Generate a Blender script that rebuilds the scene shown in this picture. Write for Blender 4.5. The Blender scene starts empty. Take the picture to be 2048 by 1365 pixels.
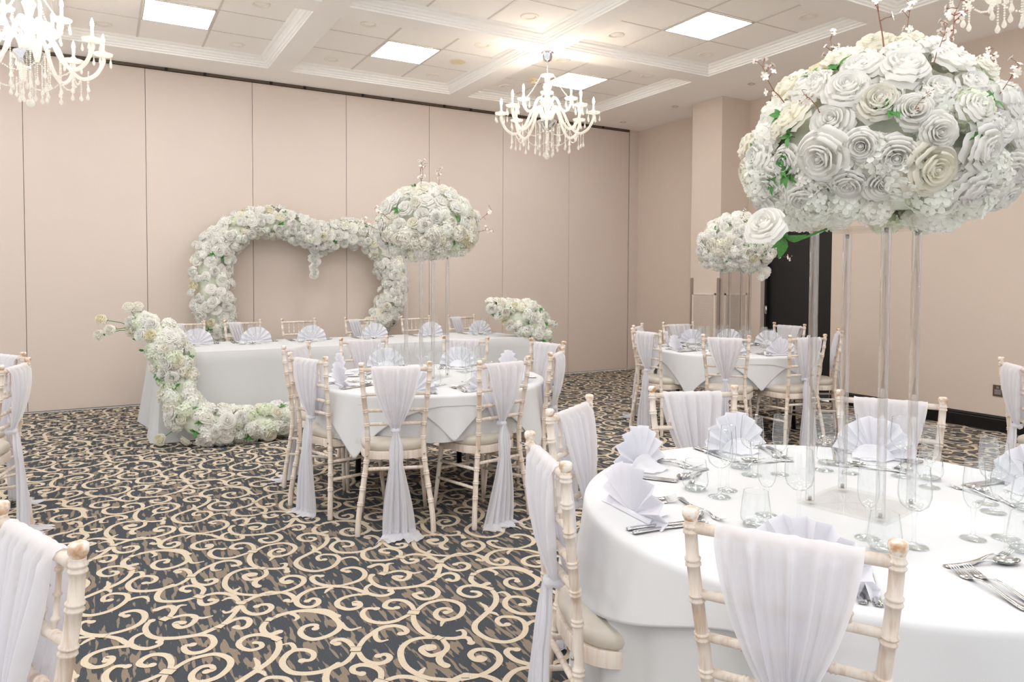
import bpy, math, random
from math import sin, cos, pi, radians, sqrt, atan2
from mathutils import Vector, Matrix
C = bpy.context.scene.collection
V = Vector
rnd = random.Random(7)

# ------------------------------------------------------------------ camera numbers (from the room's vanishing points)
CAM = V((-7.0742, -8.5875, 1.37)); YAW, PITCH, ROLL, FPX, CYP = 0.51768, 0.033812, 0.0044076, 1441.319, 606.504
_f = V((sin(YAW)*cos(PITCH), cos(YAW)*cos(PITCH), -sin(PITCH))); _r = V((cos(YAW), -sin(YAW), 0)); _u = _r.cross(_f)
CR = _r*cos(ROLL)+_u*sin(ROLL); CU = -_r*sin(ROLL)+_u*cos(ROLL); CF = _f
def in_view(p, m=90):
    d = V(p)-CAM; z = d.dot(CF)
    if z < .15: return False
    x = 1024+FPX*d.dot(CR)/z; y = CYP-FPX*d.dot(CU)/z
    return -m < x < 2048+m and -m < y < 1365+m

# ------------------------------------------------------------------ mesh builder
class MB:
    def __init__(s): s.v=[]; s.f=[]; s.m=[]; s.cur=0
    def face(s, idx): s.f.append(tuple(idx)); s.m.append(s.cur)
    def quad(s, *ps):
        n=len(s.v); s.v+= [tuple(p) for p in ps]; s.face(range(n, n+len(ps)))
    def box(s, x0,x1,y0,y1,z0,z1):
        n=len(s.v)
        s.v+=[(x,y,z) for z in (z0,z1) for y in (y0,y1) for x in (x0,x1)]
        for q in ((0,2,3,1),(4,5,7,6),(0,1,5,4),(2,6,7,3),(0,4,6,2),(1,3,7,5)): s.face([n+i for i in q])
    def lathe(s, prof, seg=16, M=None, cap0=True, cap1=True):
        n=len(s.v); M=M or Matrix()
        for r,z in prof:
            for k in range(seg):
                a=2*pi*k/seg; s.v.append(tuple(M@V((r*cos(a), r*sin(a), z))))
        for i in range(len(prof)-1):
            for k in range(seg):
                a=n+i*seg+k; b=n+i*seg+(k+1)%seg; s.face((a,b,b+seg,a+seg))
        if cap0: s.face([n+k for k in range(seg)][::-1])
        if cap1: e=n+(len(prof)-1)*seg; s.face([e+k for k in range(seg)])
    def tube(s, pts, rad, seg=8, cap=True, flat=1.0):
        pts=[V(p) for p in pts]; n=len(s.v); N=len(pts)
        if not hasattr(rad,'__len__'): rad=[rad]*N
        t0=(pts[1]-pts[0]).normalized(); up=V((0,0,1)) if abs(t0.z)<.9 else V((1,0,0)); a=t0.cross(up).normalized()
        for i,p in enumerate(pts):
            t=(pts[min(i+1,N-1)]-pts[max(i-1,0)]).normalized(); a=(a-t*a.dot(t)).normalized(); b=t.cross(a)
            for k in range(seg):
                q=2*pi*k/seg; s.v.append(tuple(p+(a*cos(q)+b*sin(q)*flat)*rad[i]))
        for i in range(N-1):
            for k in range(seg):
                x=n+i*seg+k; y=n+i*seg+(k+1)%seg; s.face((x,y,y+seg,x+seg))
        if cap: s.face([n+k for k in range(seg)][::-1]); s.face([n+(N-1)*seg+k for k in range(seg)])
    def grid(s, fn, nu, nv, closed=False):
        n=len(s.v)
        for j in range(nv+1):
            for i in range(nu if closed else nu+1): s.v.append(tuple(fn(i/nu, j/nv)))
        w=nu if closed else nu+1
        for j in range(nv):
            for i in range(nu):
                a=n+j*w+i; b=n+j*w+(i+1)%w; s.face((a,b,b+w,a+w))
    def add(s, o, M=None):
        n=len(s.v); s.v+= [tuple(M@V(p)) for p in o.v] if M else list(o.v)
        s.f+=[tuple(i+n for i in f) for f in o.f]; s.m+= list(o.m)
    def sphere(s, c, r, seg=8, rings=5, sz=1.0):
        c=V(c); s.lathe([(max(r*sin(pi*j/rings),1e-4), -r*sz*cos(pi*j/rings)) for j in range(rings+1)], seg, Matrix.Translation(c), False, False)
    def mesh(s, name, mats, smooth=True):
        me=bpy.data.meshes.new(name); me.from_pydata(s.v, [], s.f); me.update()
        for m in (mats if isinstance(mats,(list,tuple)) else [mats]): me.materials.append(m)
        if any(s.m): me.polygons.foreach_set('material_index', s.m)
        if smooth: me.polygons.foreach_set('use_smooth', [True]*len(s.f))
        me.update(); return me
    def build(s, name, mats, parent=None, smooth=True, M=None):
        return link(s.mesh(name, mats, smooth), name, parent, M)
def link(me, name, parent=None, M=None):
    o=bpy.data.objects.new(name, me); C.objects.link(o)
    if parent: o.parent=parent
    if M is not None: o.matrix_basis=M
    return o
def autosmooth(o, deg=35):
    me=o.data; 
    try: me.set_sharp_from_angle(angle=radians(deg))
    except Exception: pass
    return o
def tag(o, label, cat, group=None):
    o['label']=label; o['category']=cat
    if group: o['group']=group
    return o
def thing(name, label, cat, loc=(0,0,0), rz=0, group=None):
    o=bpy.data.objects.new(name, None); o.empty_display_size=.1; C.objects.link(o); o.location=loc; o.rotation_euler=(0,0,rz); return tag(o,label,cat,group)
def struct(o): o['kind']='structure'; return o
def dup(root, name=None):
    kids={}
    for o in bpy.data.objects: pass
    r=root.copy(); C.objects.link(r)
    for ch in list(root.children):
        c=ch.copy(); C.objects.link(c); c.parent=r
        for g in list(ch.children):
            d=g.copy(); C.objects.link(d); d.parent=c
    return r
def TR(x,y,z,rz=0,s=1): return Matrix.Translation((x,y,z))@Matrix.Rotation(rz,4,'Z')@Matrix.Scale(s,4)
def catmull(P, n=6):
    P=[V(p) for p in P]; out=[]
    for i in range(len(P)-1):
        a=P[max(i-1,0)]; b=P[i]; c=P[i+1]; d=P[min(i+2,len(P)-1)]
        for k in range(n):
            t=k/n; out.append(.5*((2*b)+(c-a)*t+(2*a-5*b+4*c-d)*t*t+(-a+3*b-3*c+d)*t**3))
    out.append(P[-1]); return out
def sm(a,b,t):
    t=max(0,min(1,(t-a)/(b-a))); return t*t*(3-2*t)
def lerp(a,b,t): return a+(b-a)*t

# ------------------------------------------------------------------ materials
def srgb(r,g,b):
    return tuple((c/255/12.92 if c/255<=.04045 else ((c/255+.055)/1.055)**2.4) for c in (r,g,b))+(1,)
class Mat:
    def __init__(s, name):
        s.m=bpy.data.materials.new(name); s.m.use_nodes=True; s.t=s.m.node_tree; s.t.nodes.clear(); s.out=s.n('ShaderNodeOutputMaterial')
    def n(s, typ, **k):
        nd=s.t.nodes.new(typ)
        for a,b in k.items():
            if a in ('in_',): 
                for i,v in b.items(): nd.inputs[i].default_value=v
            else: setattr(nd,a,b)
        return nd
    def l(s,a,ao,b,bi): s.t.links.new(a.outputs[ao], b.inputs[bi])
    def coords(s, kind='Object', scale=(1,1,1), rot=(0,0,0)):
        tc=s.n('ShaderNodeTexCoord'); mp=s.n('ShaderNodeMapping'); mp.inputs['Scale'].default_value=scale; mp.inputs['Rotation'].default_value=rot
        s.l(tc,kind,mp,0); return mp
    def noise(s, mp, scale, detail=3, rough=.5):
        nz=s.n('ShaderNodeTexNoise'); nz.inputs['Scale'].default_value=scale; nz.inputs['Detail'].default_value=detail; nz.inputs['Roughness'].default_value=rough
        if mp: s.l(mp,0,nz,'Vector')
        return nz
    def ramp(s, src, out, stops):
        r=s.n('ShaderNodeValToRGB'); e=r.color_ramp.elements
        while len(e)<len(stops): e.new(.5)
        for k,(p,c) in enumerate(stops): e[k].position=p; e[k].color=c
        s.l(src,out,r,0); return r
    def bsdf(s, **k):
        b=s.n('ShaderNodeBsdfPrincipled')
        for a,v in k.items(): b.inputs[a.replace('_',' ')].default_value=v
        return b
    def bump(s, b, src, out, strength=.3, dist=.002):
        bp=s.n('ShaderNodeBump'); bp.inputs['Strength'].default_value=strength; bp.inputs['Distance'].default_value=dist
        s.l(src,out,bp,'Height'); s.l(bp,0,b,'Normal')
    def done(s,b): s.l(b,0,s.out,0); return s.m
def simple(name, col, rough=.6, metal=0, nscale=40, var=.04, bump=0, **k):
    m=Mat(name); b=m.bsdf(Roughness=rough, Metallic=metal, **k); mp=m.coords(); nz=m.noise(mp,nscale)
    lo=tuple(c*(1-var) for c in col[:3])+(1,); hi=tuple(min(1,c*(1+var)) for c in col[:3])+(1,)
    r=m.ramp(nz,0,[(.3,lo),(.7,hi)]); m.l(r,0,b,'Base Color')
    if bump: m.bump(b,nz,0,bump)
    return m.done(b)
def cloth(name, col, transl=.2, sheer=0, weave=900, rough=.9, wr=0):
    m=Mat(name); b=m.bsdf(Roughness=rough); b.inputs['Specular IOR Level'].default_value=.15
    mp=m.coords(); nz=m.noise(mp,weave,1); r=m.ramp(nz,0,[(.3,tuple(c*.97 for c in col[:3])+(1,)),(.7,col)]); m.l(r,0,b,'Base Color')
    n2=m.noise(mp,7,3)
    m.bump(b,n2,0,.25 if not wr else wr,.006)
    tr=m.n('ShaderNodeBsdfTranslucent'); tr.inputs[0].default_value=col
    mx=m.n('ShaderNodeMixShader'); mx.inputs[0].default_value=transl; m.l(b,0,mx,1); m.l(tr,0,mx,2)
    if sheer:
        tp=m.n('ShaderNodeBsdfTransparent'); m2=m.n('ShaderNodeMixShader'); m2.inputs[0].default_value=sheer; m.l(mx,0,m2,1); m.l(tp,0,m2,2); mx=m2
    m.l(mx,0,m.out,0); return m.m
def thinglass(name, tint, edge, gloss=.9, f0=.06, blend=.5, gk=.7):
    m=Mat(name); lw=m.n('ShaderNodeLayerWeight'); lw.inputs[0].default_value=blend
    r=m.ramp(lw,'Facing',[(0,tint),(.55,tint),(.9,edge),(1,edge)])
    tp=m.n('ShaderNodeBsdfTransparent'); m.l(r,0,tp,0)
    gl=m.n('ShaderNodeBsdfGlossy'); gl.inputs['Roughness'].default_value=.02; gl.inputs[0].default_value=(gloss,gloss,gloss,1)
    pw=m.n('ShaderNodeMath',operation='POWER'); m.l(lw,'Facing',pw,0); pw.inputs[1].default_value=4; fr=m.n('ShaderNodeMath',operation='MULTIPLY_ADD'); m.l(pw,0,fr,0); fr.inputs[1].default_value=gk; fr.inputs[2].default_value=f0
    mx=m.n('ShaderNodeMixShader'); m.l(fr,0,mx,0); m.l(tp,0,mx,1); m.l(gl,0,mx,2); m.l(mx,0,m.out,0); return m.m
def emit(name, col, st):
    m=Mat(name); e=m.n('ShaderNodeEmission'); e.inputs[0].default_value=col; e.inputs[1].default_value=st; return m.done(e)
def wallmat(name, col, rough=.85):
    m=Mat(name); b=m.bsdf(Roughness=rough); b.inputs['Specular IOR Level'].default_value=.2; mp=m.coords(); n1=m.noise(mp,1.3,2); n2=m.noise(mp,220,2)
    r=m.ramp(n1,0,[(.3,tuple(c*.975 for c in col[:3])+(1,)),(.7,col)]); m.l(r,0,b,'Base Color'); m.bump(b,n2,0,.06,.002); return m.done(b)
# carpet: charcoal pile with brown streaks running down the room, cream scrollwork
def carpet_mat():
    m=Mat('carpet_ground'); b=m.bsdf(Roughness=1); b.inputs['Specular IOR Level'].default_value=.05
    mp=m.coords('Object',(44,8,1)); nz=m.noise(mp,1,1.5,.45); mp2=m.coords('Object',(1,1,1)); sp=m.noise(mp2,420,2,.8); n3=m.noise(mp2,2.5,2)
    add=m.n('ShaderNodeMath',operation='MULTIPLY_ADD'); m.l(n3,0,add,0); add.inputs[1].default_value=.25; m.l(nz,0,add,2)
    mask=m.ramp(add,0,[(.665,(0,0,0,1)),(.685,(1,1,1,1))])
    ch=m.ramp(sp,0,[(.35,srgb(48,52,57)),(.5,srgb(70,74,79)),(.66,srgb(108,111,114))]); br=m.ramp(sp,0,[(.35,srgb(112,99,88)),(.65,srgb(160,146,130))])
    mx=m.n('ShaderNodeMixRGB'); m.l(mask,0,mx,0); m.l(ch,0,mx,1); m.l(br,0,mx,2); m.l(mx,0,b,'Base Color'); m.bump(b,sp,0,.6,.003); return m.done(b)
def scroll_mat():
    m=Mat('carpet_scroll'); b=m.bsdf(Roughness=1); b.inputs['Specular IOR Level'].default_value=.05
    mp2=m.coords('Object',(1,1,1)); sp=m.noise(mp2,420,2,.8); ch=m.ramp(sp,0,[(.3,srgb(186,170,147)),(.6,srgb(218,204,183))]); m.l(ch,0,b,'Base Color'); m.bump(b,sp,0,.5,.003); return m.done(b)
def wood_mat():
    m=Mat('limewashed_wood'); b=m.bsdf(Roughness=.45); mp=m.coords('Object',(70,70,5)); n=m.noise(mp,1,4,.6); mp2=m.coords('Object',(9,9,9)); n2=m.noise(mp2,1,2)
    ad=m.n('ShaderNodeMath',operation='MULTIPLY_ADD'); m.l(n2,0,ad,0); ad.inputs[1].default_value=.55; m.l(n,0,ad,2)
    r=m.ramp(ad,0,[(.55,srgb(234,226,217)),(.8,srgb(225,212,199)),(1.02,srgb(203,180,160))]); m.l(r,0,b,'Base Color'); m.bump(b,n,0,.03,.0005); return m.done(b)
def worn_mat():
    m=Mat('worn_wood'); b=m.bsdf(Roughness=.45); mp=m.coords('Object',(40,40,40)); n=m.noise(mp,1,3); r=m.ramp(n,0,[(.35,srgb(190,146,110)),(.46,srgb(216,188,162)),(.56,srgb(240,232,222))]); m.l(r,0,b,'Base Color'); return m.done(b)
def petal_mat(name, col, deep):
    m=Mat(name); b=m.bsdf(Roughness=.75); b.inputs['Specular IOR Level'].default_value=.2
    oi=m.n('ShaderNodeObjectInfo'); r=m.ramp(oi,'Random',[(0,col),(.7,col),(.9,deep),(1,deep)]); m.l(r,0,b,'Base Color')
    tr=m.n('ShaderNodeBsdfTranslucent'); m.l(r,0,tr,0); mx=m.n('ShaderNodeMixShader'); mx.inputs[0].default_value=.45; m.l(b,0,mx,1); m.l(tr,0,mx,2); m.l(mx,0,m.out,0); return m.m
M={}
M['carpet']=carpet_mat(); M['scroll']=scroll_mat(); M['wood']=wood_mat(); M['worn']=worn_mat()
M['band']=simple('carpet_band_line',srgb(70,64,56),1)
M['partition']=wallmat('partition_vinyl',srgb(214,201,191)); M['wall']=wallmat('peach_paint',srgb(212,197,184)); M['seam']=simple('seam_dark',srgb(172,158,146),.8)
M['ceil']=wallmat('ceiling_white',srgb(250,247,244)); M['tile']=simple('ceiling_tile',srgb(250,247,243),.95,nscale=300,var=.03,bump=.2); M['crown']=wallmat('crown_white',srgb(251,249,246),.5)
M['tbar']=simple('t_bar',srgb(214,208,202),.5); M['panel']=emit('led_panel',(.99,.99,1,1),15.0)
M['track']=simple('track_dark',srgb(92,80,66),.5,.3); M['black']=simple('black_gloss',srgb(16,15,16),.25); M['doorblack']=simple('black_door',srgb(22,21,22),.4); M['blackmetal']=simple('black_metal',srgb(20,20,22),.4,.2)
M['seat']=simple('taupe_vinyl',srgb(206,198,186),.42,nscale=12,var=.03); M['metal']=simple('steel',(.72,.72,.72,1),.12,1,nscale=30,var=.05); M['chrome']=simple('chrome',(.8,.8,.82,1),.05,1); M['screw']=simple('screw_metal',(.4,.38,.34,1),.4,1)
M['sash']=cloth('chiffon',srgb(243,243,248),.42,.14,1500); M['linen']=cloth('table_linen',srgb(233,234,236),.12,0,700,wr=.08); M['under']=cloth('under_linen',srgb(222,223,224),.1,0,700,wr=.15); M['napkin']=cloth('napkin_cotton',srgb(246,246,251),.3,0,900)
M['glass']=thinglass('clear_glass',(.975,.985,.985,1),(.60,.66,.66,1),1,.10,.5,.9); M['stem']=thinglass('solid_glass',(.99,.998,.998,1),(.66,.73,.73,1),1,.1); mg_=Mat('acrylic_rod'); gg_=mg_.n('ShaderNodeBsdfGlass'); gg_.inputs['IOR'].default_value=1.35; gg_.inputs['Roughness'].default_value=0; tt_=mg_.n('ShaderNodeBsdfTransparent'); tt_.inputs[0].default_value=(.97,.975,.975,1); xx_=mg_.n('ShaderNodeMixShader'); xx_.inputs[0].default_value=.62; mg_.l(gg_,0,xx_,1); mg_.l(tt_,0,xx_,2); mg_.l(xx_,0,mg_.out,0); M['rod']=mg_.m
M['plate']=thinglass('acrylic_plate',(.992,.991,.987,1),(.96,.955,.94,1),.8,.015,.5,.25)
M['petal']=petal_mat('white_petal',srgb(254,253,249),srgb(253,250,238)); M['cream']=petal_mat('cream_petal',srgb(253,251,242),srgb(250,244,218)); M['hyd']=petal_mat('hydrangea_petal',srgb(252,253,247),srgb(244,249,232))
M['leaf']=simple('leaf_green',srgb(70,132,56),.5,nscale=20,var=.3); M['moss']=simple('pale_green_base',srgb(228,233,218),.9,nscale=30,var=.12); M['twig']=simple('twig_brown',srgb(150,104,86),.7,nscale=60,var=.2); M['blossom']=simple('blossom_white',srgb(252,246,238),.6)
M['cm']=simple('rose_heart',srgb(250,243,214),.7)
m_=Mat('crystal'); b_=m_.bsdf(Roughness=.06); b_.inputs['Base Color'].default_value=(.95,.94,.9,1); g_=m_.n('ShaderNodeBsdfTransparent'); g_.inputs[0].default_value=(.97,.97,.96,1); t_=m_.n('ShaderNodeBsdfTranslucent'); t_.inputs[0].default_value=(1,.98,.94,1)
x_=m_.n('ShaderNodeMixShader'); x_.inputs[0].default_value=.5; m_.l(b_,0,x_,1); m_.l(t_,0,x_,2); y_=m_.n('ShaderNodeMixShader'); y_.inputs[0].default_value=.45; m_.l(x_,0,y_,1); m_.l(g_,0,y_,2); m_.l(y_,0,m_.out,0); M['crystal']=m_.m
M['bulb']=emit('candle_bulb',(1,.94,.82,1),70.0); M['bulb'].cycles.emission_sampling='NONE'; M['cream_plastic']=simple('cream_plastic',srgb(236,222,190),.5); M['downlight']=simple('downlight_white',srgb(240,234,224),.4); M['dlglass']=simple('downlight_glass',srgb(226,216,196),.2); M['grille']=simple('grille_beige',srgb(222,209,198),.5); M['slot']=simple('slot_shadow',srgb(206,193,182),.8)
M['guard']=simple('corner_guard',srgb(160,146,134),.35,.4); M['socketm']=simple('bronze_plate',srgb(140,124,106),.25,.8); M['card']=simple('card_white',srgb(250,250,250),.8); M['ink']=simple('ink',srgb(40,40,40),.8)
# ------------------------------------------------------------------ the room
H, HC = 3.6052, 3.7058; X0, Y0 = -9.9, -9.9
BX, BY, W, PX, PY, INS = -1.2268, -0.5225, 1.9237, 2.1305, 2.1512, 0.1
SX0, SW = -7.7281, 1.0791
STROKES = [('s',[(0.4139,-0.1377),(0.4632,-0.1193),(0.5287,-0.1234),(0.5989,-0.152),(0.6309,-0.1869),(0.6487,-0.2433)]),('s',[(-0.4666,-0.1182),(-0.4108,-0.1174),(-0.3459,-0.1471),(-0.2899,-0.2103),(-0.273,-0.2789),(-0.2756,-0.3317),(-0.3037,-0.3685),(-0.3486,-0.3887),(-0.3957,-0.3846),(-0.4203,-0.3487),(-0.4247,-0.3068),(-0.4042,-0.2718),(-0.373,-0.2655),(-0.3558,-0.2811),(-0.3657,-0.305)]),('t',[(-0.4185,-0.1291),(-0.4055,-0.163),(-0.4072,-0.1845),(-0.4201,-0.197)]),('t',[(-0.2681,-0.306),(-0.262,-0.3628),(-0.2453,-0.3826),(-0.2102,-0.38)]),('k',[(0.3899,-0.153),(0.3656,-0.1954),(0.3658,-0.246),(0.3836,-0.2673),(0.4152,-0.2619)]),('b',[(0.3898,-0.1301),(0.4174,-0.1536)]),('s',[(-0.2888,-0.5506),(-0.3085,-0.5801),(-0.3398,-0.6069),(-0.3744,-0.6163),(-0.4279,-0.624),(-0.4789,-0.6093),(-0.5191,-0.5777),(-0.5341,-0.5271),(-0.5297,-0.4862),(-0.5062,-0.4495),(-0.4774,-0.4324),(-0.4438,-0.4459),(-0.4234,-0.4754),(-0.4231,-0.506),(-0.4412,-0.5283),(-0.468,-0.5182)]),('t',[(-0.4795,-0.4364),(-0.4716,-0.4069),(-0.4781,-0.374),(-0.5026,-0.3694)]),('s',[(-0.2808,-0.5134),(-0.2841,-0.4688),(-0.2994,-0.4384),(-0.3217,-0.4314),(-0.3374,-0.4444),(-0.3255,-0.4618)]),('s',[(-0.2606,-0.522),(-0.226,-0.4793),(-0.1865,-0.451),(-0.1393,-0.4254),(-0.0939,-0.43),(-0.0659,-0.4605),(-0.0619,-0.4976),(-0.0778,-0.5117),(-0.0895,-0.5051)]),('t',[(-0.1726,-0.4474),(-0.1851,-0.4911),(-0.1784,-0.5223),(-0.1521,-0.526)]),('s',[(-0.2746,-0.5585),(-0.2746,-0.6139),(-0.2591,-0.652),(-0.231,-0.6725),(-0.2035,-0.6684),(-0.1866,-0.6481),(-0.1938,-0.6214),(-0.2196,-0.6196)]),('b',[(-0.2976,-0.525),(-0.2568,-0.5477)]),('s',[(0.0927,0.405),(0.0498,0.3753),(0.0262,0.3176),(0.0299,0.2652),(0.061,0.2344),(0.1174,0.2122),(0.1692,0.2199)]),('s',[(0.1886,0.2276),(0.208,0.2829),(0.1935,0.3296),(0.1629,0.3564),(0.1319,0.354),(0.1247,0.3242),(0.1459,0.3001)]),('b',[(0.1648,0.239),(0.2021,0.1943)]),('s',[(0.1827,0.2032),(0.1792,0.1599),(0.1893,0.1276),(0.2203,0.1237),(0.2428,0.1426),(0.2229,0.1627)]),('s',[(0.1981,0.2177),(0.2491,0.2202),(0.2933,0.1882),(0.3139,0.1489),(0.324,0.0796)]),('t',[(0.3228,0.1073),(0.3075,0.134),(0.2852,0.1446),(0.265,0.1321)]),('t',[(0.3152,0.0446),(0.2836,0.0101),(0.2593,0.0066),(0.2521,0.0276)]),('s',[(0.3266,0.0515),(0.2831,-0.0277),(0.2413,-0.0865),(0.2019,-0.1123),(0.1461,-0.1353),(0.0943,-0.1292),(0.054,-0.118),(0.005,-0.0908),(-0.024,-0.0483),(-0.0334,0.0107),(-0.025,0.0533),(-0.0082,0.0763)]),('s',[(0.3269,0.0337),(0.3319,-0.0209),(0.3574,-0.0648),(0.4003,-0.0717),(0.4304,-0.0412),(0.4266,-0.004),(0.3999,0.0108),(0.38,0.0042)]),('s',[(0.3401,0.0706),(0.3869,0.0992),(0.4424,0.115)]),('b',[(0.3142,0.0761),(0.3503,0.0561)]),('b',[(0.21,-0.0971),(0.2362,-0.1195)]),('s',[(0.2435,-0.0958),(0.2889,-0.0724),(0.3222,-0.0843),(0.3312,-0.1203),(0.3132,-0.1584),(0.2866,-0.1609),(0.2765,-0.1419)]),('s',[(0.1436,-0.1415),(0.178,-0.1682),(0.1868,-0.2178),(0.175,-0.2549),(0.1421,-0.2792),(0.1042,-0.2721),(0.0851,-0.2405),(0.0861,-0.2055),(0.1138,-0.2064)]),('b',[(0.0261,0.0834),(0.0529,0.0464)]),('k',[(0.0513,0.0678),(0.0778,0.1286),(0.0717,0.1736),(0.0432,0.1824),(0.0147,0.1722)]),('t',[(0.0752,0.1215),(0.1,0.164),(0.1239,0.1595)]),('s',[(0.0603,0.0628),(0.1105,0.064),(0.1441,0.037),(0.145,-0.0007),(0.1217,-0.0361),(0.094,-0.0444),(0.0763,-0.0268),(0.071,0.008),(0.09,0.0096),(0.0989,-0.0035)]),('t',[(0.1376,0.0364),(0.1683,0.0028),(0.2061,0.0025)]),('s',[(-0.1371,0.7013),(-0.1193,0.6861),(-0.122,0.656),(-0.1566,0.6491),(-0.185,0.6804),(-0.1907,0.7256),(-0.159,0.7618),(-0.1128,0.7581),(-0.0751,0.7208),(-0.0595,0.6905),(-0.0606,0.643),(-0.0744,0.5984),(-0.1082,0.5461),(-0.1576,0.5047),(-0.2183,0.4625),(-0.2597,0.4304),(-0.2832,0.381),(-0.2773,0.3172),(-0.2508,0.2687),(-0.2129,0.2435),(-0.1573,0.2506),(-0.1136,0.2869),(-0.0852,0.3426),(-0.0873,0.3899),(-0.1113,0.4172),(-0.1452,0.4313),(-0.1728,0.4095),(-0.174,0.3693),(-0.1504,0.3652)]),('t',[(-0.1659,0.5093),(-0.1544,0.542),(-0.1583,0.5838)]),('t',[(-0.173,0.494),(-0.152,0.4776),(-0.1464,0.4507)]),('t',[(-0.087,0.3255),(-0.0585,0.337),(-0.0251,0.3322),(-0.011,0.3061),(-0.0088,0.2731)]),('b',[(-0.0687,0.7064),(-0.0496,0.671)]),('s',[(-0.189,0.0434),(-0.2291,0.0733),(-0.2567,0.1192),(-0.2595,0.1756),(-0.2371,0.1953),(-0.2152,0.1791)]),('s',[(-0.1601,0.0349),(-0.11,0.0377),(-0.0624,0.0582),(-0.0319,0.1057),(-0.0314,0.1637),(-0.0584,0.2042),(-0.0968,0.2085),(-0.1123,0.1918),(-0.0936,0.1689)]),('s',[(-0.1909,0.0369),(-0.2295,0.0508),(-0.2834,0.0585),(-0.3332,0.035),(-0.3664,-0.0033),(-0.3777,-0.0519),(-0.3639,-0.0931),(-0.3316,-0.111),(-0.301,-0.0946),(-0.2917,-0.0587),(-0.3074,-0.0361),(-0.3346,-0.0486)]),('t',[(-0.2044,0.0294),(-0.2268,0.0196),(-0.2475,-0.0055)]),('s',[(-0.1648,0.0186),(-0.1281,-0.0205),(-0.1016,-0.0721),(-0.0835,-0.1039),(-0.0657,-0.1353),(-0.0309,-0.1582),(0.0076,-0.1474),(0.0082,-0.1221)]),('t',[(-0.0887,-0.0938),(-0.0792,-0.0476),(-0.0504,-0.0222),(-0.0271,-0.0314)]),('s',[(-0.0797,-0.1096),(-0.1492,-0.0888),(-0.1987,-0.0965),(-0.2279,-0.1217),(-0.2344,-0.1585),(-0.2245,-0.1839),(-0.2053,-0.2091),(-0.1749,-0.2148),(-0.1518,-0.1978),(-0.1485,-0.1659),(-0.166,-0.1562),(-0.1665,-0.1796)]),('b',[(-0.1884,0.0355),(-0.1627,0.0212)]),('b',[(0.4414,0.1202),(0.4662,0.1065)]),('s',[(0.4407,0.1187),(0.3957,0.1035),(0.3503,0.0785)]),('s',[(0.468,0.1102),(0.5113,0.0768),(0.5304,0.0381),(0.5328,-0.0046),(0.5111,-0.0197),(0.5004,-0.0002)]),('s',[(0.0131,-0.6016),(-0.0312,-0.5769),(-0.0742,-0.575),(-0.113,-0.5964),(-0.1397,-0.6338),(-0.1563,-0.6898),(-0.1594,-0.7412),(-0.1456,-0.7956),(-0.122,-0.8406),(-0.0843,-0.8729),(-0.0425,-0.9007)]),('t',[(-0.1322,-0.8031),(-0.1229,-0.7921),(-0.1071,-0.7799)]),('s',[(0.0302,-0.6222),(0.0273,-0.6747),(0.008,-0.7059),(-0.0215,-0.7151),(-0.055,-0.7116),(-0.0685,-0.6787),(-0.0641,-0.6501),(-0.0405,-0.6422),(-0.0199,-0.6537),(-0.0252,-0.6718),(-0.0404,-0.6659)]),('k',[(0.0002,-0.7119),(-0.0322,-0.7394),(-0.0422,-0.7731),(-0.0332,-0.8022)]),('s',[(0.015,-0.5972),(-0.0024,-0.5706),(-0.0143,-0.5299),(-0.0143,-0.4715),(-0.0041,-0.4227),(0.0144,-0.3767)]),('s',[(0.0311,-0.6144),(0.0722,-0.6401),(0.0991,-0.6452),(0.1202,-0.6625),(0.1142,-0.7018)]),('t',[(0.1059,-0.6478),(0.1251,-0.6248),(0.1274,-0.5974),(0.108,-0.5924)]),('b',[(0.0062,-0.6143),(0.0381,-0.6017)]),('s',[(-0.0219,-0.9078),(0.0276,-0.9152),(0.0807,-0.9082),(0.1293,-0.8834),(0.1557,-0.8493),(0.1606,-0.8065),(0.1416,-0.7727),(0.1079,-0.7565),(0.0755,-0.7744),(0.0719,-0.8124),(0.0899,-0.8323),(0.1088,-0.8231),(0.0958,-0.8108)]),('b',[(-0.0041,-0.3503),(0.0403,-0.3847)]),('s',[(0.0251,-0.357),(0.0342,-0.3028),(0.0226,-0.2455),(-0.0176,-0.2162),(-0.0514,-0.2316),(-0.0657,-0.2639),(-0.0454,-0.2916),(-0.0263,-0.2924)]),('s',[(0.0043,-0.371),(-0.0508,-0.3935),(-0.0774,-0.4002),(-0.1172,-0.3931),(-0.152,-0.3647),(-0.1704,-0.3176),(-0.1655,-0.27),(-0.1371,-0.2406),(-0.1027,-0.2597)]),('s',[(0.0331,-0.3614),(0.0828,-0.3232),(0.1271,-0.3139),(0.1768,-0.3209),(0.2102,-0.3636),(0.2184,-0.4054),(0.2054,-0.4444),(0.1711,-0.4829),(0.1349,-0.4939),(0.1015,-0.4876),(0.0859,-0.4604),(0.0924,-0.4201),(0.122,-0.3914),(0.1531,-0.3989),(0.1572,-0.4305),(0.1354,-0.4313)]),('t',[(0.1204,-0.4889),(0.0927,-0.4949),(0.071,-0.5249)])]
fl=MB(); fl.quad((X0,Y0,0),(.02,Y0,0),(.02,.02,0),(X0,.02,0))
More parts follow.
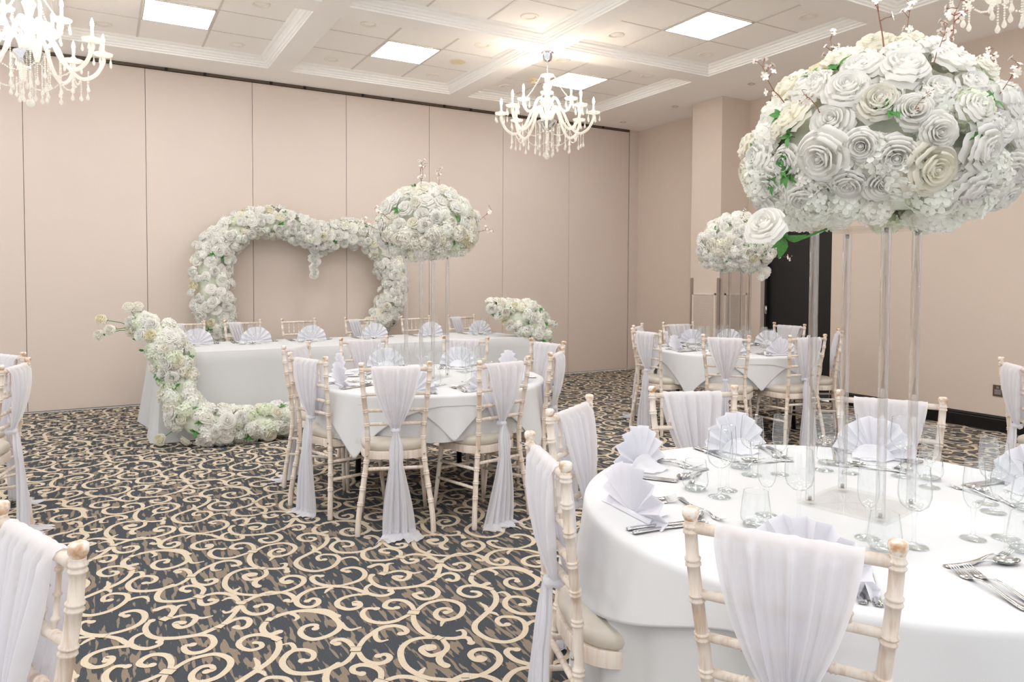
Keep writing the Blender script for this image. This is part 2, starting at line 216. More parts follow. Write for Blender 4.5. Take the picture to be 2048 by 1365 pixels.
def ribbon(b, pts, w0, w1, wm, z, ball0=0, ball1=0, n=4):
    P=catmull([(x,y,0) for x,y in pts], n); N=len(P); L=[];R=[]
    for i,p in enumerate(P):
        t=(P[min(i+1,N-1)]-P[max(i-1,0)]); t.normalize(); nn=V((-t.y,t.x,0)); s=i/(N-1)
        w=lerp(w0,wm,sm(0,.3,s)) if s<.5 else lerp(wm,w1,sm(.6,1,s))
        L.append(p+nn*w*.5); R.append(p-nn*w*.5)
    k=len(b.v)
    for a,c in zip(L,R): b.v.append((a.x,a.y,z)); b.v.append((c.x,c.y,z))
    for i in range(N-1): b.face((k+2*i+1,k+2*i+3,k+2*i+2,k+2*i))
    for p,r,dz in ((P[0],ball0,.00002),(P[-1],ball1,.00003)):
        if r:
            k=len(b.v)
            for j in range(10): b.v.append((p.x+r*cos(j*pi/5),p.y+r*sin(j*pi/5),z+dz*.3))
            b.face(range(k,k+10))
cell=MB()
for k,(ty,P) in enumerate(STROKES):
    z=.0006+.00002*k; cell.cur=1
    if ty=='s': ribbon(cell,P,.020,.020,.0245,z,.011,.0155)
    elif ty=='t': ribbon(cell,P,.024,.008,.019,z,0,.0055)
    elif ty=='k': ribbon(cell,P,.022,.030,.026,z,.011,.016)
    else:
        (x0,y0),(x1,y1)=P; d=V((x1-x0,y1-y0,0)); L=d.length; d.normalize(); nn=V((-d.y,d.x,0)); c=V(((x0+x1)/2,(y0+y1)/2,0)); hw=L/2-.004; hh=.0165
        z=.0022+.00001*k
        cell.quad(*[(*(c+d*a*hw+nn*bb*hh).xy, z) for a,bb in ((-1,-1),(1,-1),(1,1),(-1,1))])
        cell.cur=2
        for sgn in (-1,1): cell.quad(*[(*(c+d*a*(hw+.004)+nn*(sgn*hh+bb*.0012)).xy, z+.00003) for a,bb in ((-1,-1),(1,-1),(1,1),(-1,1))])
        cell.cur=1
CX,CY=.9103,1.0055
for j in range(-9,10):
    for i in range(-10,11):
        ox=-6+CX*(i+.5*(j%2)); oy=-5.5+CY*j
        if not(X0-.2<ox<1 and Y0-.6<oy<1): continue
        n=len(fl.v); keep={}
        for (x,y,z) in cell.v: fl.v.append((x+ox,y+oy,z))
        for f,m in zip(cell.f,cell.m):
            if all(X0<fl.v[q+n][0]<-.002 and Y0<fl.v[q+n][1]<-.012 for q in f): fl.f.append(tuple(q+n for q in f)); fl.m.append(m)
struct(fl.build('floor',[M['carpet'],M['scroll'],M['band']],smooth=False))
# folding partition: panels, seams as real gaps, track above, return strip at the corner
wb=struct(MB().build('wall_back',M['partition'])) if False else None
b=MB(); b.box(X0,.1,.035,.12,0,H+.15); wb=struct(b.build('wall_back',M['seam'],smooth=False))
xs=[SX0+SW*k for k in range(-2,8)]
for k in range(len(xs)-1):
    b=MB(); x0,x1=xs[k]+.0022,xs[k+1]-.0022; b.box(x0,x1,0,.035,.018,H-.035)
    o=b.build('partition_panel',M['partition'],wb,False); md=o.modifiers.new('bev','BEVEL'); md.width=.002; md.segments=2
b=MB(); b.box(xs[-1]+.012,.02,-.006,.035,0,H); b.build('wall_strip',M['partition'],wb,False)
b=MB(); b.box(X0,xs[-1],-.012,.034,H-.03,H); tk=struct(b.build('trim_1',M['track'],smooth=False)); b=MB()
for k in range(20):
    for dx in (.19,.57):
        x=SX0-2*SW+SW*k+dx+SW*.0
        if x<xs[-1]-.1: b.box(x,x+.028,-.022,-.013,H-.038,H-.002)
b.build('track_clips',M['blackmetal'],tk,False)
# right wall with door opening
DY0,DY1,DZ=-3.36,-2.37,1.99
b=MB(); b.box(0,.2,DY1,.1,0,H+.15); b.box(0,.2,Y0,DY0,0,H+.15); b.box(0,.2,DY0,DY1,DZ,H+.15); b.box(.2,.25,DY0-.1,DY1+.1,0,DZ+.1)
wr=struct(b.build('wall_right',M['wall'],smooth=False))
b=MB(); b.box(.12,.165,DY0,DY1,0.006,DZ); d=struct(b.build('door_1',M['doorblack'],smooth=False))
b=MB(); b.box(.07,.12,DY1-.03,DY1,0,DZ); b.box(.07,.12,DY0,DY0+.03,0,DZ); b.box(.07,.12,DY0,DY1,DZ-.03,DZ); b.build('door_frame',M['doorblack'],d,False)
for z in (.95,.3,1.7):
    b=MB(); b.lathe([(.007,0),(.007,.1)],8,Matrix.Translation((.062,DY1-.035,z))); b.box(.058,.07,DY1-.045,DY1-.004,z,z+.1); b.build('door_hinge',M['metal'],d)
# boxed pillar standing against the right wall with two perforated vents
px0,py0,py1=-.48,-2.16,-1.655
b=MB(); b.box(px0,0,py0,py1,0,H); wp=struct(b.build('wall_pillar',M['wall'],smooth=False))
def vent(axis, a0, a1, z0, z1, label):
    t=thing('vent_grille',label,'vent',(0,0,0))
    fr=MB(); mesh=MB(); sl=MB()
    def bx(B,a,c,za,zb,d0,d1):
        if axis=='x': B.box(px0-d1,px0-d0,a,c,za,zb)
        else: B.box(a,c,py0-d1,py0-d0,za,zb)
    w=.022
    for q in ((a0,a1,z1-w,z1),(a0,a1,z0,z0+w),(a0,a0+w,z0,z1),(a1-w,a1,z0,z1)): bx(fr,*q,0,.014)
    bx(mesh,a0+w,a1-w,z0+w,z1-w,0,.003)
    z=z0+w+.004
    while z<z1-w-.008: bx(sl,a0+w,a1-w,z,z+.006,.003,.010); z+=.0125
    for (a,z) in [(a0+.012,z1-.012),(a1-.012,z1-.012),(a0+.012,z0+.3),(a1-.012,z0+.3),((a0+a1)/2,z1-.012)]:
        if axis=='x': fr.sphere((px0-.015,a,z),.005)
        else: fr.sphere((a,py0-.015,z),.005)
    fr.build('frame',M['grille'],t,False); mesh.build('backing',M['slot'],t,False); sl.build('slats',M['grille'],t,False); return t
vent('x',-2.10,-1.70,.05,1.2,'tall beige louvred vent on the lit face of the pillar')
vent('y',-.40,-.02,.05,1.2,'tall beige louvred vent on the shaded face of the pillar')
for a,nm in ((py1,'metal corner guard at the far edge of the pillar'),(py0,'metal corner guard on the front edge of the pillar')):
    b=MB(); b.box(px0-.006,px0,*( (a-.05,a) if a==py1 else (a-.006,a+.045)),.05,1.39)
    if a==py0: b.box(px0-.006,px0+.03,py0-.006,py0,.05,1.39)
    tag(b.build('corner_guard',M['guard'],smooth=False),nm,'corner guard')
# skirting: moulded black profile
def skirt(y0,y1):
    b=MB(); prof=[(0,.006),(0,.142),(-.006,.142),(-.009,.132),(-.014,.126),(-.014,.112),(-.019,.106),(-.022,.006)]
    n=len(b.v)
    for y in (y0,y1):
        for x,z in prof: b.v.append((x-.001,y,z))
    k=len(prof)
    for i in range(k): b.face((n+i,n+(i+1)%k,n+k+(i+1)%k,n+k+i))
    b.face([n+i for i in range(k)][::-1]); b.face([n+k+i for i in range(k)]); return b
struct(skirt(Y0,DY0-.02).build('baseboard_right',M['black'],smooth=False))
# ------------------------------------------------------------------ coffered ceiling
NI=range(-2,3); NJ=range(0,5)
cof=[]
b=MB(); xb=[X0]; 
for i in NI: xr=BX+(i-2)*PX; xb+= [xr-W,xr]
xb.append(.2); yb=[.2]
for j in NJ: yt=BY-j*PY; yb+= [yt,yt-W]
yb.append(Y0-.3)
xb=[x for x in xb]; 
for a in range(len(xb)-1):
    if xb[a+1]<=X0: continue
    for c in range(len(yb)-1):
        if a%2==1 and c%2==1: continue
        if yb[c]<=yb[c+1]: continue
        x0=max(xb[a],X0); b.quad((x0,yb[c+1],H),(x0,yb[c],H),(xb[a+1],yb[c],H),(xb[a+1],yb[c+1],H))
b.box(X0,.2,Y0-.3,.2,HC+.1,HC+.16)
ce=struct(b.build('ceiling',M['ceil'],smooth=False))
CP=[(0,0),(.012,.0),(.012,.012),(.03,.02),(.03,.032),(.045,.038),(.052,.052),(.07,.066),(.07,.080),(.088,.086),(INS,HC-H-.002),(INS,HC-H)]
for i in range(-2,3):
    for j in NJ:
        xr=BX+(i-2)*PX; yt=BY-j*PY
        if xr-W< X0: continue
        b=MB(); n=0; rings=[]
        for (ins,dz) in CP:
            x0,x1,y0,y1=xr-W+ins,xr-ins,yt-W+ins,yt-ins; rings.append([(x0,y0,H+dz),(x1,y0,H+dz),(x1,y1,H+dz),(x0,y1,H+dz)])
        for r0,r1 in zip(rings,rings[1:]):
            for k in range(4): b.quad(r0[k],r0[(k+1)%4],r1[(k+1)%4],r1[k])
        b.build('crown_moulding',M['crown'],ce,False)
        # tiles 3x3 around the centre
        cx,cy=xr-W/2,yt-W/2; g=.2955; b=MB(); ex0,ex1,ey0,ey1=xr-W+INS,xr-INS,yt-W+INS,yt-INS
        b.quad((ex0,ey0,HC),(ex0,ey1,HC),(ex1,ey1,HC),(ex1,ey0,HC)); b.build('ceiling_tiles',M['tile'],ce,False)
        b=MB()
        for s in (-g,g): b.box(cx+s-.009,cx+s+.009,ey0,ey1,HC-.004,HC+.002); b.box(ex0,ex1,cy+s-.006,cy+s+.006,HC-.003,HC+.002)
        b.build('ceiling_grid',M['tbar'],ce,False)
        cof.append((i,j,cx,cy))
LPAN={(0,0):'square ceiling light panel above the left chandelier, leftmost in view',(1,0):'square ceiling light panel in the middle, left of the central chandelier',(2,0):'square ceiling light panel directly behind the central chandelier',(2,1):'large square ceiling light panel above and right of the central chandelier'}
for i,j,cx,cy in cof:
    t=thing('ceiling_light_panel',LPAN.get((i,j),'square ceiling light panel in a coffer outside the view'),'ceiling light',(cx,cy,HC-.004),0,'square light panels in the coffers')
    b=MB(); h=.277; b.quad((-h,-h,-.004),(-h,h,-.004),(h,h,-.004),(h,-h,-.004)); b.build('diffuser',M['panel'],t,False)
    b=MB()
    for s in (-1,1): b.box(s*h-.006,s*h+.006,-h-.006,h+.006,-.006,.002); b.box(-h,h,s*h-.006,s*h+.006,-.006,.002)
    b.build('frame',M['tbar'],t,False)
# recessed downlights: one in each corner tile
ring=MB(); ring.lathe([(.052,0),(.056,-.006),(.072,-.008),(.082,-.004),(.084,0)],24,None,False,False); ringm=ring.mesh('trim_ring',M['downlight']); lens=MB(); lens.lathe([(.053,-.001),(.03,.006),(.001,.012)],20,None,False,False); lensm=lens.mesh('lens',M['dlglass'])
nmx={-1:'left',1:'right'}; nmy={1:'far',-1:'near'}
cofn={(0,0):'left coffer',(1,0):'middle coffer by the partition',(2,0):'coffer behind the central chandelier',(2,1):'right coffer with the large light panel',(1,1):'coffer at the top middle of the view',(0,1):'top left coffer',(2,2):'coffer at the top right'}
for i,j,cx,cy in cof:
    for sx in (-1,1):
        for sy in (-1,1):
            x=cx+sx*.585; y=cy+sy*.62
            if not in_view((x,y,HC),30): continue
            t=thing('downlight','recessed downlight, %s %s corner of the %s'%(nmy[sy],nmx[sx],cofn.get((i,j),'outer coffer')),'downlight',(x,y,HC),0,'recessed downlights in the ceiling tiles')
            link(ringm,'trim_ring',t); link(lensm,'lens',t)
sp=MB(); sp.lathe([(.02,.0),(.026,-.004),(.040,-.005),(.045,0)],20,None,False,False); spm=sp.mesh('trim_ring',M['chrome']); sl=MB(); sl.lathe([(.021,-.001),(.001,.008)],16,None,False,False); slm=sl.mesh('lens',M['seam'])
for y,nm in ((-.39,'nearest the corner by the partition'),(-1.46,'left of the pillar top'),(-2.72,'right of the pillar top'),(-5.26,'above the big flower arrangement at the right')):
    t=thing('spotlight','small recessed spotlight in the flat ceiling border, '+nm,'spotlight',(-.6,y,H),0,'small spotlights along the right border'); link(spm,'trim_ring',t); link(slm,'lens',t)
t=thing('smoke_detector','round cream smoke detector on the ceiling beside the central chandelier','smoke detector',(-2.67,-1.33,HC)); b=MB(); b.lathe([(.052,0),(.055,-.012),(.05,-.03),(.044,-.032)],24); b.build('base',M['cream_plastic'],t); b=MB(); b.lathe([(.036,-.032),(.04,-.045),(.034,-.062),(.005,-.066)],24)
for k in range(10): a=k*pi/5; b.box(.04*cos(a)-.004,.04*cos(a)+.004,.04*sin(a)-.004,.04*sin(a)+.004,-.05,-.04)
b.build('cap',M['cream_plastic'],t)
t=thing('ceiling_speaker','round flush beige ceiling speaker in the middle coffer','speaker',(-3.71,-1.48,HC)); b=MB(); b.lathe([(.001,-.006),(.082,-.006)],28,None,False,False); b.build('mesh_cover',M['cream_plastic'],t); b=MB(); b.lathe([(.082,-.006),(.088,-.008),(.094,0)],28,None,False,False); b.build('rim',M['downlight'],t)
# double socket on the right wall
t=thing('wall_socket','bronze double wall socket low on the right wall','socket',(0,-5.155,.37)); b=MB(); b.box(-.009,0,-.09,.09,-.052,.052); o=b.build('plate',M['socketm'],t,False); md=o.modifiers.new('bev','BEVEL'); md.width=.003
for s in (-1,1):
    b=MB(); b.box(-.012,-.008,s*.045-.028,s*.045+.028,-.034,.012); b.build('socket_face',M['metal'],t,False)
    b=MB(); b.box(-.015,-.008,s*.045-.010,s*.045+.010,.020,.042); b.build('switch',M['metal'],t,False)
# ------------------------------------------------------------------ chandeliers
def bead_strand(pts, r=.006, drop=None):
    b=MB(); P=[V(p) for p in pts]; L=0; last=P[0]; b.sphere(P[0],r,6,4)
    for a,c in zip(P,P[1:]):
        d=(c-a); n=max(1,int(d.length/(2.3*r)))
        for k in range(1,n+1): b.sphere(a+d*k/n,r,6,4)
    if drop:
        e=P[-1]; b.lathe([(.001,0),(.004,-.01),(drop,-.034),(drop*.8,-.046),(.001,-.054)],8,Matrix.Translation(e))
    return b
def sag(a,c,s,n=6):
    a=V(a);c=V(c); return [a.lerp(c,k/n)-V((0,0,s*4*(k/n)*(1-k/n))) for k in range(n+1)]
def make_chandelier(label, x, y):
    t=thing('chandelier',label,'chandelier',(x,y,H),.2,'crystal chandeliers on the beam crossings')
    b=MB(); b.lathe([(.02,0),(.062,0),(.064,-.012),(.055,-.02),(.050,-.05),(.038,-.085),(.012,-.098)],20); autosmooth(b.build('canopy',M['chrome'],t))
    b=MB(); b.tube([(0,0,-.09),(0,0,-.225)],.004,6); 
    for k in range(6): b.lathe([(.007,-.004),(.009,0),(.007,.004)],6,Matrix.Translation((0,0,-.11-.02*k)))
    b.build('chain',M['chrome'],t)
    b=MB(); b.lathe([(.012,-.21),(.066,-.225),(.07,-.235),(.03,-.25),(.022,-.30),(.045,-.34),(.03,-.38),(.02,-.43),(.05,-.47),(.058,-.50),(.03,-.54),(.026,-.60),(.05,-.64),(.04,-.67)],18,None); b.build('column',M['crystal'],t)
    b=MB(); b.lathe([(.03,-.66),(.10,-.675),(.098,-.69),(.07,-.735),(.03,-.765),(.012,-.775),(.014,-.79),(.004,-.80)],24); autosmooth(b.build('bowl',M['chrome'],t))
    ends=[]
    def arm(a, upper):
        R=Matrix.Rotation(a,4,'Z')
        P=[(.045,-.66),(.085,-.56),(.15,-.58),(.22,-.72),(.31,-.80),(.40,-.76),(.455,-.66),(.455,-.615)] if not upper else [(.03,-.52),(.06,-.45),(.10,-.47),(.14,-.56),(.19,-.575),(.23,-.52),(.235,-.475)]
        pts=catmull([R@V((r,0,z)) for r,z in P],5); b=MB(); b.tube(pts,.0135,8); o=b.build('arm',M['crystal'],t)
        e=R@V((P[-1][0],0,P[-1][1])); T=Matrix.Translation(e)
        b=MB(); n=12
        b.lathe([(.012,0),(.034,.002),(.060,.010),(.066,.024),(.058,.016),(.02,.010)],16,T); b.lathe([(.014,.01),(.02,.03),(.017,.045)],12,T); b.build('drip_pan',M['crystal'],o)
        b=MB(); b.lathe([(.0105,.03),(.0105,.098)],10,T); b.build('candle_tube',M['crystal'],o)
        b=MB(); b.lathe([(.006,.098),(.0115,.115),(.0125,.128),(.008,.148),(.001,.168)],10,T); b.build('flame_bulb',M['bulb'],o)
        for k in range(5):
            q=k*pi/2.5+.4; s=e+V((cos(q)*.06,sin(q)*.06,.014)); bead_strand([s,s-V((0,0,.03))],.0045,.010).build('glass_drop',M['crystal'],o)
        ends.append((e,a,upper,R@V((.31,0,-.80)) if not upper else R@V((.19,0,-.575))))
    for k in range(8): arm(2*pi*k/8,False)
    for k in range(4): arm(2*pi*k/4+pi/8+.4,True)
    low=[e for e in ends if not e[2]]; up=[e for e in ends if e[2]]
    for k,e in enumerate(low):
        e2=low[(k+1)%8]; bead_strand(sag(e[3],e2[3],.07),.0055).build('bead_strand',M['crystal'],t)
        bead_strand([e[3]-V((0,0,.01)),e[3]-V((0,0,.11))],.0055,.014).build('bead_strand',M['crystal'],t)
    for e in up:
        bead_strand(sag((V((0,0,-.235))+V((e[0].x,e[0].y,0)).normalized()*.066),e[0]+V((0,0,.0)),.02),.006).build('bead_strand',M['crystal'],t)
    for k in range(10):
        a=k*pi/5; r=.10 if k%2 else .07; l=.20 if k%2 else .27
        bead_strand([(r*cos(a),r*sin(a),-.70),(r*cos(a),r*sin(a),-.70-l)],.0055,.013).build('bead_strand',M['crystal'],t)
    for k in range(12):
        a=k*pi/6+.1; r=.36; z0=-.80+.02*(k%2); bead_strand([(r*cos(a),r*sin(a),z0),(r*cos(a),r*sin(a),z0-.09)],.0055,.013).build('bead_strand',M['crystal'],t)
    for k in range(10):
        a=k*pi/5+.2; r=.19; bead_strand([(r*cos(a),r*sin(a),-.68),(r*cos(a),r*sin(a),-.90)],.0055,.013).build('bead_strand',M['crystal'],t)
    b=bead_strand([(0,0,-.80),(0,0,-.99)],.007,None); b.sphere((0,0,-1.025),.028,12,8); b.build('crystal_ball',M['crystal'],t)
    return t
ch=make_chandelier('crystal chandelier with lit candle bulbs hanging in the middle of the room',-3.227,-2.517)
for x,y,l in ((-3.227-2*PX,-2.517,'crystal chandelier with lit candle bulbs at the top left, largest in view'),(-3.227,-2.517-2*PY,'crystal chandelier at the top right corner, only its lowest drops in view')):
    c=dup(ch); c.location=(x,y,H); c['label']=l
def lamp(x,y,z,p,col=(1,.85,.66),r=.12):
    L=bpy.data.lights.new('bulbs_glow','POINT'); L.energy=p; L.color=col; L.shadow_soft_size=r; o=bpy.data.objects.new('bulb_light',L); C.objects.link(o); o.location=(x,y,z)
for x,y in ((-3.227,-2.517),(-3.227-2*PX,-2.517),(-3.227,-2.517-2*PY),(-3.227-2*PX,-2.517-2*PY)): lamp(x,y,H-.42,13)
# ------------------------------------------------------------------ chiavari chair (origin on the floor under the back, +y towards the table)
def post_x(z): return .148+.030*sm(.5,.92,z)+.052*(1-sm(0,.5,z))
def post_y(z): return -.045*sm(.45,.92,z)-.035*(1-sm(.0,.42,z))   # back leans out above the seat, foot kicks out
RINGS=[.885,.82,.747,.667,.592,.514,.39,.32,.25,.17]
def turned(b, path, r, rings, ringr=1.28):
    # path: function s in 0..L -> point ; rings: list of s for paired beads
    pass
def make_chair():
    t=thing('chiavari_chair','','chair')
    for s in (-1,1):
        zs=set([0,.004,.03,.1,.45,.5,.55,.9,.902])
        for z0 in RINGS:
            for d in (-.010,-.007,-.004,-.0005,.0005,.004,.007,.010): zs.add(round(z0+d,4))
        for k in range(24): zs.add(round(k*.0375,4))
        zs=sorted(z for z in zs if z<=.902)
        def rad(z):
            r=.0125+.0025*(1-z/.92)
            if z<.004: r*=.9
            for z0 in RINGS:
                if .0035<=abs(z-z0)<=.0075: return r+.0032
                if abs(z-z0)<.0035: return r+.0004
            return r
        b=MB(); b.tube([(s*post_x(z),post_y(z),z) for z in zs],[rad(z) for z in zs],12)
        o=b.build('back_post',M['wood'],t)
        b=MB(); b.lathe([(.0112,-.022),(.0110,-.012),(.0135,-.006),(.0160,-.001),(.0165,.006),(.0158,.012),(.0120,.0155),(.003,.0165)],14,Matrix.Translation((s*post_x(.92),post_y(.92),.912))); b.build('finial',M['worn'],o)
        b=MB(); b.sphere((s*post_x(.425),post_y(.425)-.0155,.425),.0055,8,4,1); b.build('bolt',M['screw'],o)
    def rail(nm, z, r=.0105, rz=None):
        x=post_x(z); y=post_y(z); b=MB(); xs=sorted(set([-x,x]+[q+d for q in ((-x*.5,0,x*.5) if nm!='crest_rail' else ()) for d in (-.007,-.004,-.0005,.0005,.004,.007)]))
        def rr(q):
            for c in (-x*.5,0,x*.5):
                if nm!='crest_rail' and .003<=abs(q-c)<=.0045: return r+.0025
            return r
        b.tube([(q,y,z) for q in xs],[rr(q) for q in xs],10); return b.build(nm,M['wood'],t)
    rail('crest_rail',.888,.0115)
    for z in (.755,.667,.592): rail('cross_rail',z,.0095)
    for k in (-2,-1,0,1,2):
        x=k*.052; b=MB(); zs=[.75,.775,.778,.782,.785,.80,.818,.822,.826,.84,.86,.863,.867,.87,.885]; rr=[.005,.005,.008,.008,.005,.005,.005,.0085,.005,.005,.005,.008,.008,.005,.005]
        b.tube([(x,post_y(z),z) for z in zs],rr,8); b.build('spindle',M['wood'],t)
    # seat frame and cushion, rounded and wider at the front
    def outline(a, w, d0, d1):
        c,s=cos(a),sin(a); e=.62
        x=(abs(c)**e)*(1 if c>0 else -1); y=(abs(s)**e)*(1 if s>0 else -1)
        return x*(w*(.5+.03*y)), d0+(d1-d0)*(y*.5+.5)
    b=MB(); n=40; pr=[(0,.395),(1,.395),(1.0,.402),(1.0,.432),(.985,.438),(0,.438)]
    for f,z in pr:
        for k in range(n):
            x,y=outline(2*pi*k/n,.375,.005,.395); cx,cy=0,.2; q=f if f else .02; b.v.append((x*q,cy+(y-cy)*q,z))
    for i in range(len(pr)-1):
        for k in range(n): a=i*n+k; c=i*n+(k+1)%n; b.face((a,c,c+n,a+n))
    autosmooth(b.build('seat_frame',M['wood'],t))
    b=MB(); pr=[(.02,.437),(.96,.437),(1.0,.447),(1.02,.462),(1.0,.478),(.93,.488),(.75,.494),(.4,.498),(.02,.499)]
    for f,z in pr:
        for k in range(n):
            x,y=outline(2*pi*k/n,.375,.012,.400); cy=.205; b.v.append((x*f,cy+(y-cy)*f,z))
    for i in range(len(pr)-1):
        for k in range(n): a=i*n+k; c=i*n+(k+1)%n; b.face((a,c,c+n,a+n))
    b.build('seat_cushion',M['seat'],t)
    for s in (-1,1):
        zs=[0,.1,.168,.172,.176,.24,.246,.25,.254,.258,.30,.318,.322,.326,.36,.40]
        b=MB(); P=[(s*lerp(.185,.150,z/.4),lerp(.375,.345,z/.4),z) for z in zs]; b.tube(P,[.014 if z in(.172,.246,.254,.322) else .0112+.003*(z/.4) for z in zs],12)
        b.build('leg',M['wood'],t)
        for z in (.20,.30):
            b=MB(); b.tube([(s*post_x(z),post_y(z),z+.02),(s*lerp(.185,.150,z/.4),lerp(.375,.345,z/.4),z)],.009,8); b.build('stretcher',M['wood'],t)
    b=MB(); b.tube([(-post_x(.35),post_y(.35),.35),(post_x(.35),post_y(.35),.35)],.0095,8); b.build('stretcher',M['wood'],t)
    b=MB(); b.tube([(-.17,.36,.25),(.17,.36,.25)],.009,8); b.build('stretcher',M['wood'],t)
    return t
# chiffon sash: drape over the crest, gathered at the third rail, long tail to the floor (outer side is -y)
def make_sash(seed, wtop=.132, drift=.05, pool=1.0, off=0):
    R=random.Random(seed); ph=[R.uniform(0,6.28) for _ in range(6)]; b=MB(); zt=.560
    cx=off
    def pleat(u,k): return (sin(u*13+ph[0])*.5+sin(u*21+ph[1])*.4+sin(u*34+ph[2])*.3)*1.25
    def drape(side):
        yc=post_y(.89); 
        def fn(u,v):
            uu=u*2-1; a=v
            if v<.10:   # over the rail
                q=v/.10; ang=lerp(pi/2,0 if side>0 else pi,q); r=.0165
                return (cx+uu*wtop, yc+cos(ang)*r*(1 if side>0 else 1), .888+sin(ang)*r+.0012*pleat(uu,0))
            q=(v-.10)/.90; z=lerp(.888,zt,q); w=lerp(wtop,.019,q**1.12)+.012*sin(pi*q)
            yb=post_y(z)+side*(.0170 if q<.75 else lerp(.0170,.012,(q-.75)/.25))
            if side>0: yb=post_y(z)+lerp(.0170,.020,q)
            yo=side*(.0060+.016*q*(1-q)*2)*(pleat(uu,0)+1.0)
            e=sin(uu*9+ph[3])*.004*q
            return (cx*(1-q)+uu*w+e, yb+yo, z+.006*(1-abs(uu))*sin(pi*q))
        b.grid(fn,64,22)
    drape(-1); drape(1)
    yk=post_y(zt)-.026
    dr=R.uniform(-.6,.6)*drift if drift else 0
    def tail(w0,w1,ln,yoff,phs,dx):
        def fn(u,v):
            uu=u*2-1; z=lerp(zt-.004,.012,min(1,v/.86)); s=min(1,v/.86)
            w=lerp(w0,w1,sm(0,1,s)**.8 if s>0 else 0)+.016*sin(pi*min(1,s*3.2))*(s<.31)
            x=dx*s*s+uu*w; y=yk-yoff-.010*sin(pi*s)-.03*s+(sin(uu*11+phs)*.5+sin(uu*19+phs*2)*.4)*(.006+.016*s)
            if v>.86:
                q=(v-.86)/.14; x+=.035*q*uu+dx*.35*q; y-=.085*q*pool*(1+.35*sin(uu*7+phs)); z=.008+.008*abs(sin(uu*10+q*3+phs))*(1-.5*q)+.012*(1-q)*(1-q)
            elif s*1.0>ln: z=max(z,.02)
            return (x,y,z)
        b.grid(fn,36,26)
    tail(.012,.088,1,0,ph[4],dr); tail(.010,.066,1,.016,ph[5],dr*.3-.012)
    return b
def make_knot():
    b=MB(); n=20
    def fn(u,v):
        a=2*pi*u; p=2*pi*v; R_=.017; r=.0085*(1+.25*sin(5*a)); return ((R_+r*cos(p))*cos(a)*1.1,(R_+r*cos(p))*sin(a)*1.15-.004,r*sin(p)*1.5)
    b.grid(fn,20,8,True); 
    return b
sash_meshes=[make_sash(s,w,d,p,o).mesh('chair_sash',M['sash']) for s,w,d,p,o in ((1,.128,.10,1.0,0),(2,.12,.04,.5,.004),(3,.135,.12,.8,-.006),(4,.125,.08,1.1,.008))]
knotm=make_knot().mesh('knot',M['sash'])
sash_half=make_sash(9,.062,.05,.6,.085).mesh('chair_sash',M['sash'])
T1,T2,T3=(-5.205,-7.265),(-5.22,-4.25),(-1.93,-3.77)
# (mid of back at the finials, angle of the back line, table centre, description)
CH=[(-5.992,-7.707,-59,T1,'in the foreground, cut by the bottom edge',0),
 (-6.051,-6.978,-107,T1,'left of the near round table, taupe seat in view',1),
 (-5.604,-6.439,32,T1,'at the back left of the near round table',2),
 (-4.935,-6.364,-23,T1,'behind the near round table, left of the acrylic rods',3),
 (-4.393,-6.879,-60,T1,'behind the near round table, right of the acrylic rods',0),
 (-5.727,-4.983,-19,T2,'at the front centre of the middle round table',0),
 (-5.127,-5.086,11,T2,'at the front right of the middle round table',2),
 (-6.045,-4.391,-70,T2,'at the front left of the middle round table',1),
 (-5.935,-3.65,50,T2,'at the back left of the middle round table',3),
 (-5.359,-3.321,1,T2,'at the back centre of the middle round table',0),
 (-4.655,-3.62,-47,T2,'at the back right of the middle round table',1),
 (-4.25,-4.15,-81,T2,'right of the middle round table, below the garland',2),
 (-4.595,-4.801,45,T2,'right of the middle round table, nearer and edge on',3),
 (-2.867,-3.613,-87,T3,'at the left of the far round table',1),
 (-2.473,-3.023,37,T3,'at the back left of the far round table',3),
 (-1.845,-2.918,-10,T3,'at the back of the far round table',0),
 (-2.721,-4.417,-53,T3,'at the front of the far round table',2),
 (-2.096,-4.7,-10,T3,'at the front right of the far round table',1),
 (-1.325,-4.439,-139,T3,'right of the far round table, narrow and edge on',0),
 (-.946,-3.578,-86,T3,'by the black door at the far round table',2),
 (-7.183,-7.036,-67,(-8.0,-7.4),'in the bottom left corner',1),
 (-7.473,-4.039,76,(-8.34,-3.82),'at the left edge, front one of the two there',0),
 (-7.57,-3.36,-59,(-8.34,-3.82),'at the left edge, the one behind',2),
 (-2.65,-6.49,-134,(-2.0,-7.15),'at the right edge by the wall socket',1)]
for x,l in ((-6.34,'first from the left'),(-5.79,'second from the left'),(-5.215,'third from the left'),(-4.52,'fourth from the left'),(-3.85,'fifth from the left'),(-3.25,'last on the right')):
    CH.append((x,-.62,184,(x,-1.5),'behind the long table, '+l,'h'))
proto=make_chair(); first=True
for (x,y,ang,tc,desc,sv) in CH:
    a=radians(ang); n=V((-sin(a),cos(a),0)); 
    if n.dot(V((tc[0]-x,tc[1]-y,0)))<0: n=-n
    rz=atan2(n.y,n.x)-pi/2
    org=V((x,y,0))-n*post_y(.92)
    c=proto if first else dup(proto); first=False
    c.location=org; c.rotation_euler=(0,0,rz); c['label']='limewashed chiavari chair '+desc; c['group']='limewashed chiavari chairs'
    if sv=='h':
        if desc.startswith('behind the long table, third') or desc.startswith('behind the long table, fifth'): continue
        s=link(sash_half,'chair_sash',None,Matrix.Translation(org)@Matrix.Rotation(rz,4,'Z')@(Matrix.Scale(-1,4,V((1,0,0))) if 0 else Matrix()))
    else: s=link(sash_meshes[sv],'chair_sash',None,Matrix.Translation(org)@Matrix.Rotation(rz,4,'Z'))
    link(knotm,'knot',s,Matrix.Translation((0,post_y(.56)-.012,.558)))
    tag(s,'white chiffon sash on the chair '+desc,'sash','white chiffon chair sashes')
